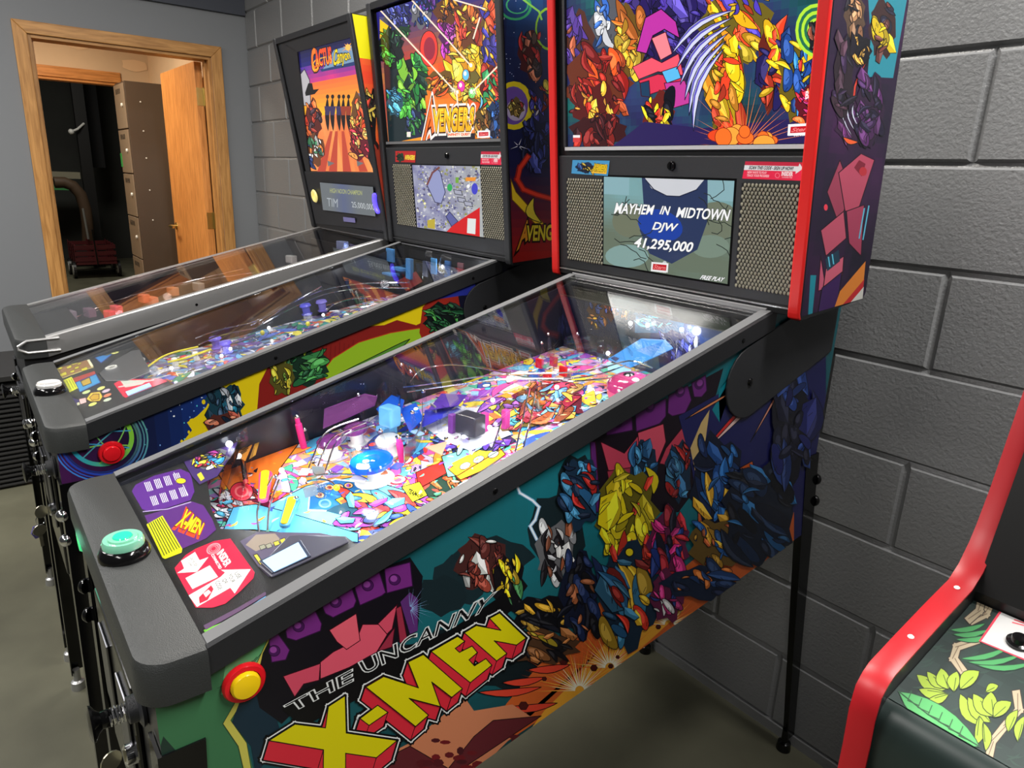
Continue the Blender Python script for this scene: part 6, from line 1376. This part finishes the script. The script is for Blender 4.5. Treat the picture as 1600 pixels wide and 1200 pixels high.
T = Art(Pg, .0006, [(.022, 0), (w_-.020, 0), (w_-.020, .7), (.022, .7)])
TQ = [(482, 267), (592, 269), (552, 55), (459, 81)]
def desert(u, v):
    if v > .86: return mix((40, 40, 120), (26, 24, 60), (v-.86)*7)
    if v > .72: return mix((226, 60, 130), (60, 50, 160), (v-.72)*6+.3*noise2(u*5, v*4)-.15)
    if v > .45: return mix((250, 196, 40), (244, 110, 60), (v-.45)*3.6)
    return mix((226, 110, 60), (246, 160, 90), noise2(u*9, v*2))
T.fill(TQ, desert, 24, 30)
T.poly([(470, 175), (482, 120), (468, 105), (464, 120), (475, 230)], (70, 60, 110)); T.poly([(468, 118), (476, 108), (484, 125), (486, 165), (474, 165)], (180, 176, 180), line=(50, 40, 60))
T.poly([(552, 180), (566, 150), (572, 130), (585, 220), (580, 235)], (200, 110, 80)); T.poly([(556, 160), (560, 145), (568, 150), (570, 180), (558, 180)], (120, 110, 140))
for x0, x1 in ((516, 500), (524, 518), (534, 540), (545, 566), (552, 590)): T.poly([(x0, 205), (x0+4, 205), (x1+9, 268), (x1-4, 268)], (186, 70, 50))
T.cluster(489, 190, 26, 66, [(240, 110, 50), (200, 60, 40), (60, 40, 50)], 18, 301, 1.3, .6); T.cluster(492, 235, 30, 50, [(230, 226, 214), (60, 120, 80), (240, 130, 60), (40, 60, 110)], 22, 302, 1.3, .6)
T.poly([(477, 145), (482, 130), (488, 130), (490, 140), (499, 139), (492, 147), (478, 150)], (24, 20, 22))
for x in (520, 530, 537, 545, 512): T.leaf((x, 152), (x+1, 205), 7, (28, 22, 24), line=None, bend=.02); T.ell(x, 151, 2.5, 3.5, (40, 30, 28)); T.poly([(x-5, 166), (x+5, 166), (x+3, 180), (x-3, 180)], (150, 60, 40) if x % 2 else (60, 50, 90))
T.cluster(560, 175, 22, 60, [(244, 150, 60), (226, 80, 40), (250, 200, 90)], 18, 303, 1.4, .6); T.cluster(565, 225, 34, 50, [(230, 50, 70), (240, 160, 80), (250, 210, 110), (180, 60, 50)], 24, 304, .9, .6)
for x, y in ((517, 255), (563, 255)): T.poly([(x-5, y-4), (x+6, y), (x-4, y+5)], (110, 110, 110))
T.poly([(582, 262), (594, 225), (600, 268)], (250, 220, 150)); T.poly([(575, 245), (590, 205), (594, 240), (584, 266)], (24, 20, 24))
T.poly([(500, 108), (555, 96), (556, 102), (503, 112)], (40, 60, 110)); T.poly([(522, 78), (552, 70), (555, 96), (505, 108)], (120, 150, 180))
for t_, q, c in (('C', [(489, 115), (499, 106), (493, 76), (486, 80)], (240, 120, 40)), ('ACTUS', [(494, 104), (519, 98), (517, 74), (492, 80)], (240, 80, 40))):
    T.text(t_, q, (30, 22, 20), .10); T.text(t_, q, c, .05); T.text(t_, [q[0], q[1], tuple((q[1][k]+q[2][k])/2 for k in (0, 1)), tuple((q[0][k]+q[3][k])/2 for k in (0, 1))], (250, 180, 50), .0)
T.text('Canyon', [(520, 111), (549, 95), (545, 79), (523, 77)], (28, 24, 16), .08); T.text('Canyon', [(520, 111), (549, 95), (545, 79), (523, 77)], (246, 214, 30), .02)
T.rays(544, 74, 8, 3, 13, (240, 160, 70), .35, 4); T.ell(544, 74, 4, 5, (250, 190, 90))
T.build('backglass', PRINTL, bb)
P0 = C3['fplane'](-.0025)
S1 = Art(P0, .0008)
DQ = [(505, 328), (587, 338), (583, 292), (500, 285)]
one(lambda b: b.prism([P0.hit(*q) for q in DQ], P0.N*-.002), 'display_screen', BLKG, bb)
S1.fill(DQ, lambda u, v: mix((112, 118, 122), (92, 102, 140), max(0, 1-abs(u-.45)*4)*.8), 24, 8)
S1.text('HIGH NOON CHAMPION', [(516, 301), (566, 305), (566, 298), (516, 294)], (170, 176, 120), .02); S1.text('TIM', [(512, 322), (528, 324), (528, 311), (511, 309)], (176, 184, 190), .0); S1.text('25,000,000', [(551, 325), (586, 330), (584, 319), (549, 315)], (196, 202, 206), .0)
S1.build('display_picture', SCREEN, bb)
one(lambda b: b.lathe([(.019, 0), (.024, .004), (.021, .008), (.013, .008), (.011, .002)], P0.hit(493, 306), P0.N, 26), 'yellow_horseshoe_lamp', mat('pale_yellow_ring', (226, 214, 130), .3, emit=.5), bb, smooth=True)
def crescent(b):
    c = P0.hit(590, 317); pts = [c+P0.U*(.024*math.cos(t))*.8+P0.V*(.031*math.sin(t)) for t in [2.0+k*.26 for k in range(11)]]
    b.tube(pts, [.004]+[.0075]*9+[.004], 10)
one(crescent, 'violet_horseshoe_lamp', mat('violet_glow', (96, 80, 250), .2, emit=1.3), bb, smooth=True)
one(lambda b: b.prism([P0.hit(*q) for q in ((536, 339), (554, 341), (555, 348), (537, 346))], P0.N*-.002), 'maker_plate', mat('lilac_plate', (120, 118, 170), .3), bb)
bs = C3['bside']; yf = C3['yf']
B = Art(bs, .0004, [(yf(1.185)+.006, 1.185), (yf(1.185)+.214, 1.2), (yf(1.828)+.236, 1.828), (yf(1.828)+.006, 1.828)])
B.fill([(-.60, 1.17), (-.15, 1.17), (-.15, 1.85), (-.60, 1.85)], lambda u, v: (222, 214, 20) if v > .80 else (mix((226, 66, 44), (230, 130, 50), noise2(u*4, v*9)) if v > .45 else mix((70, 40, 30), (200, 60, 40), noise2(u*3, v*7))), 10, 40, px=False)
B.cluster(580, 190, 16, 100, [(200, 60, 44), (220, 190, 80), (40, 30, 30)], 20, 305, 1.4, .6)
B.build('side_artwork', PRINT, bb)
PALC = [(150, 110, 120), (206, 90, 110), (190, 170, 170), (120, 90, 100), (170, 120, 90), (110, 110, 150), (226, 200, 200)]
playfield_art(C3, PALC, 9, base=(120, 104, 110), n=260)
P3 = C3['pfplane']; H3 = lambda u, v, h=0: within(P3, u, v, h)
one(lambda b: b.prism([Plane((C3['xr'], -1.385, .928), (1, 0, 0), (0, 1, .172)).at(a, c) for a, c in ((-W+.02, 0), (-.02, 0), (-.02, .10), (-W+.02, .10))], (0, 0, -.004)), 'apron', BLK2, cr3)
for u, v, c in ((92, 498, (120, 130, 170)), (110, 492, (130, 116, 130)), (140, 488, (120, 90, 110)), (172, 492, (226, 60, 90)), (182, 484, (230, 90, 110)), (225, 466, (226, 120, 90)), (238, 470, (220, 130, 100)), (270, 455, (200, 130, 90)), (310, 448, (150, 140, 130)), (455, 405, (170, 170, 170)), (535, 378, (120, 130, 210))):
    one(lambda b: b.obox(H3(u, v, .03), ((1, .3, 0), (-.3, 1, 0), (0, 0, 1)), (.020, .012, .014)), 'playfield_plastic', mat('cplastic_%d' % (c[0]+c[1]), c, .25), cr3, bevel=.003)
for us, hs in (([(140, 474), (180, 470), (240, 452), (300, 438), (380, 420)], .05), ([(200, 462), (260, 448), (340, 434), (400, 425)], .055), ([(120, 495), (150, 480), (190, 474)], .04)): one(lambda b: b.tube(curve3(us, hs, P3), .0016, 6), 'wire_guide', CHROME, cr3, smooth=True)
for u, v, h, p_, c in ((100, 495, .06, .08, (.8, .85, 1)), (185, 485, .06, .10, (1, .6, .65)), (260, 460, .07, .08, (1, .7, .6)), (540, 378, .10, .06, (.6, .7, 1))): point('playfield_lamp', H3(u, v, h), p_, c, .012, cr3)
BP = Plane((C3['xr'], -.455, 1.0), (1, 0, 0), (0, -.12, 1)); one(lambda b: b.prism(rect(BP, -W+.022, 0, -.022, .145), BP.N*-.006), 'back_board', BLK2, cr3)

# keys hanging in the coin door locks
KEYM = mat('nickel_key', (205, 200, 175), .3, .9)
def keys(D, name_label, cat='keys', tagc=None):
    xc = (D['xr']+D['xl'])/2+.10; zc = .685; y_ = YF-.030
    root = thing('key_ring', name_label, cat, (xc, y_, zc))
    def bow(b, c, ax, r=.012):
        U, V = ax; pts = []
        for k in range(14): t = k*6.2832/14; pts.append(c+U*(r*math.cos(t)*(1+.1*math.cos(2*t)))+V*(r*math.sin(t)))
        b.prism(pts, U.cross(V).normalized()*.002)
        b.prism([c-V*r*.8-U*.0035, c-V*r*.8+U*.0035, c-V*(r+.024)+U*.003, c-V*(r+.026), c-V*(r+.024)-U*.0035], U.cross(V).normalized()*.002)
    U, V = Vector((.35, -.94, 0)).normalized(), Vector((0, 0, 1))
    one(lambda b: b.prism([Vector((xc, y_, zc))+U*(.013*math.cos(k*.4488))+V*(.014*math.sin(k*.4488)) for k in range(14)], U.cross(V)*.002), 'inserted_key', KEYM, root)
    one(lambda b: b.tube([Vector((xc, y_-.004, zc-.018))+U*(.009*math.cos(k*.5236))+V*(.011*math.sin(k*.5236)) for k in range(12)], .0008, 5, closed=True), 'split_ring', CHROME, root, smooth=True)
    one(lambda b: bow(b, Vector((xc+.002, y_-.008, zc-.040)), (U, V), .0125), 'hanging_key', KEYM, root)
    if tagc: one(lambda b: b.prism([Vector((xc-.004, y_-.012, zc-.045))+U*(.012*math.cos(k*1.0472))+V*(.016*math.sin(k*1.0472)) for k in range(6)], U.cross(V)*.003), 'key_tag', tagc, root)
    return root
keys(X, 'pair of silver keys hanging from the coin door of the nearest machine')
keys(M, 'bunch of keys with a clear violet tag in the middle machine coin door', tagc=mat('violet_tag', (96, 90, 150), .3))

# ================================================================ the upright arcade cabinet at the right
AX = .360
arc = thing('arcade_cabinet', 'upright arcade cabinet with red edge moulding and jungle leaf control panel', 'arcade cabinet', (.64, -.6, 0))
SP = Plane((AX, 0, 0), (0, 1, 0), (0, 0, 1))
lp = [(-.990, .10), (-.990, .936), (-.9925, .975), (-.989, .996), (-.981, 1.004), (-.972, 1.009), (-.928, 1.018), (-.869, 1.029), (-.825, 1.036), (-.806, 1.048), (-.790, 1.068), (-.782, 1.083), (-.768, 1.118), (-.757, 1.156), (-.742, 1.211), (-.70, 1.36), (-.665, 1.46), (-.665, 1.50), (-.74, 1.62), (-.74, 1.82)]
prof = lp+[(-.25, 1.82), (-.25, 0), (-.95, 0)]
for x0, nm in ((AX+.001, 'side_panel'), (AX+.582, 'side_panel')):
    sp = one(lambda b: b.prism([(x0, y, z) for y, z in prof], (.017, 0, 0)), nm, mat('arcade_side_black', (22, 22, 24), .4), arc)
    def tm(b):
        n = len(lp); o_ = .0035; prs = ((-.001, 0), (-.001, o_*.6), (.003, o_), (.016, o_), (.020, o_*.6), (.020, 0))
        vs = []
        for i, (y, z) in enumerate(lp):
            a = lp[max(i-1, 0)]; c = lp[min(i+1, n-1)]; d = Vector((0, c[0]-a[0], c[1]-a[1])).normalized(); nn = Vector((0, -d.z, d.y))
            for dx, dd in prs: vs.append(Vector((x0+dx-.001, y, z))+nn*dd)
        k = len(prs); b.add(vs, [(i*k+j, i*k+j+1, (i+1)*k+j+1, (i+1)*k+j) for i in range(n-1) for j in range(k-1)])
        b.add([vs[i] for i in range(k)], [tuple(range(k))]); b.add([vs[-k+i] for i in range(k)], [tuple(range(k))])
    ed = one(tm, 't_molding', mat('crimson_t_molding', (168, 20, 30), .4), sp, smooth=True)
    for y, z in ((-.835, 1.0385), (-.925, 1.0225)): one(lambda b: b.lathe([(.0028, 0), (.002, .0008), (.0005, .001)], (x0+.009, y, z), (0, -.2, 1), 8), 'staple_head', WHITEP, sp)
x0, x1 = AX+.018, AX+.582
cp = [(-.975, .905), (-.985, .925), (-.9865, .955), (-.984, .972), (-.978, .982), (-.971, .9862), (-.955, .9893), (-.80, 1.019), (-.80, .99), (-.95, .96), (-.96, .905)]
cpn = one(lambda b: b.prism([(x0, y, z) for y, z in cp], (x1-x0, 0, 0)), 'control_panel', mat('control_panel_black', (32, 44, 42), .4), arc, smooth=True)
CPL = Plane((x0, -.955, .9895), (1, 0, 0), (0, 1, .1936))
J = Art(CPL, .0006, [(.0005, -.016), (x1-x0, -.016), (x1-x0, .150), (.0005, .150)])
J.fill([(0, -.03), (x1-x0, -.03), (x1-x0, .158), (0, .158)], lambda u, v: mix((26, 40, 38), (38, 56, 52), noise2(u*30, v*9)), 40, 12, px=False)
r = random.Random(3)
for i in range(70):
    x, y = r.uniform(1400, 1600), r.uniform(930, 1190); J.L = 3+i % 6
    J.leaf((x, y), (x+r.uniform(8, 30), y+r.uniform(-14, 14)), 3, (38, 60, 52), None, None, .1)
J.L = 12
BE = (168, 154, 128)
for pts in ([(1565, 915), (1552, 935), (1540, 960), (1520, 970)], [(1535, 930), (1530, 955), (1515, 968)], [(1524, 1002), (1495, 1012), (1490, 1030), (1505, 1050)], [(1588, 1085), (1592, 1110), (1570, 1135), (1550, 1160), (1545, 1185)]):
    J.stroke(pts, 15, (50, 40, 34)); J.stroke(pts, 12, BE)
    for i in range(len(pts)-1): J.stroke([(pts[i][0]+2, pts[i][1]), (pts[i+1][0]-2, pts[i+1][1])], 1.4, (110, 92, 74))
for a, b, c in (((1484, 985), (1540, 975), (66, 142, 84)), ((1488, 992), (1545, 985), (66, 142, 84)), ((1492, 1000), (1560, 990), (66, 142, 84)), ((1500, 1030), (1580, 1010), (66, 142, 84)), ((1510, 1035), (1600, 1022), (66, 142, 84)), ((1525, 1040), (1620, 1035), (66, 142, 84))): J.leaf(a, b, 9, c, (30, 60, 44), bend=.08)
YG = (142, 166, 52)
for a, b, w_ in (((1432, 1055), (1478, 1078), 20), ((1448, 1050), (1480, 1076), 16), ((1470, 1045), (1482, 1078), 22), ((1495, 1050), (1490, 1082), 20), ((1530, 1050), (1500, 1078), 24), ((1435, 1078), (1478, 1084), 16), ((1450, 1095), (1482, 1086), 14), ((1560, 1072), (1540, 1082), 14), ((1500, 1085), (1535, 1135), 22), ((1512, 1090), (1548, 1130), 20), ((1520, 1085), (1556, 1120), 22), ((1548, 1082), (1552, 1120), 24), ((1580, 1098), (1552, 1122), 22), ((1525, 1165), (1530, 1120), 18), ((1540, 1175), (1536, 1130), 14), ((1590, 1110), (1575, 1145), 16), ((1600, 1120), (1590, 1160), 14)): J.leaf(a, b, w_, YG, (30, 40, 20), bend=.1); J.stroke([((a[0]*2+b[0])/3, (a[1]*2+b[1])/3), b], 1.2, (60, 80, 24))
GR = (78, 158, 92)
J.leaf((1404, 1082), (1530, 1168), 46, GR, (30, 60, 40), None, .02)
J.stroke([(1404, 1082), (1450, 1118), (1530, 1168)], 2, (30, 70, 44))
for i in range(6): x = 1418+i*16; y = 1096+i*11; J.stroke([(x, y), (x+6, y-14)], 1.4, (40, 80, 50)); J.stroke([(x, y), (x+18, y+8)], 1.4, (40, 80, 50))
J.poly([(1529, 1003), (1582, 926), (1700, 970), (1640, 1050)], (210, 60, 80)); J.poly([(1533, 1003), (1584, 930), (1696, 972), (1638, 1046)], (196, 196, 196))
J.text('PL', [(1587, 938), (1602, 944), (1606, 938), (1591, 932)], (200, 50, 60), .03); J.stroke([(1586, 945), (1640, 966)], 1, (210, 100, 110))
for k in range(3): J.stroke([(1582+k*3, 974-k*4), (1620, 984-k*3)], 2.2, (214, 90, 100))
J.stroke([(1578, 994), (1630, 1014)], 1, (200, 60, 60))
J.build('jungle_artwork', PRINTM, cpn)
for u, v in ((1592, 1006),):
    bt = one(lambda b: b.lathe([(.010, 0), (.010, .003), (.007, .004), (.006, .008), (.0005, .009)], CPL.hit(u, v, .001), CPL.N, 20), 'push_button', BLKG, arc, smooth=True)
one(lambda b: b.prism([(x0, -.80, 1.0), (x0, -.81, 1.03), (x0, -.70, 1.40), (x0, -.66, 1.40), (x0, -.76, 1.0)], (x1-x0, 0, 0)), 'monitor_bezel', mat('bezel_black', (16, 16, 17), .4), arc)
one(lambda b: (b.box((x0, -.93, .02), (x1, -.91, .93)), b.box((x0, -.28, .02), (x1, -.26, 1.8)), b.box((x0, -.72, 1.62), (x1, -.26, 1.64))), 'body', mat('arcade_front_black', (18, 18, 19), .5), arc)
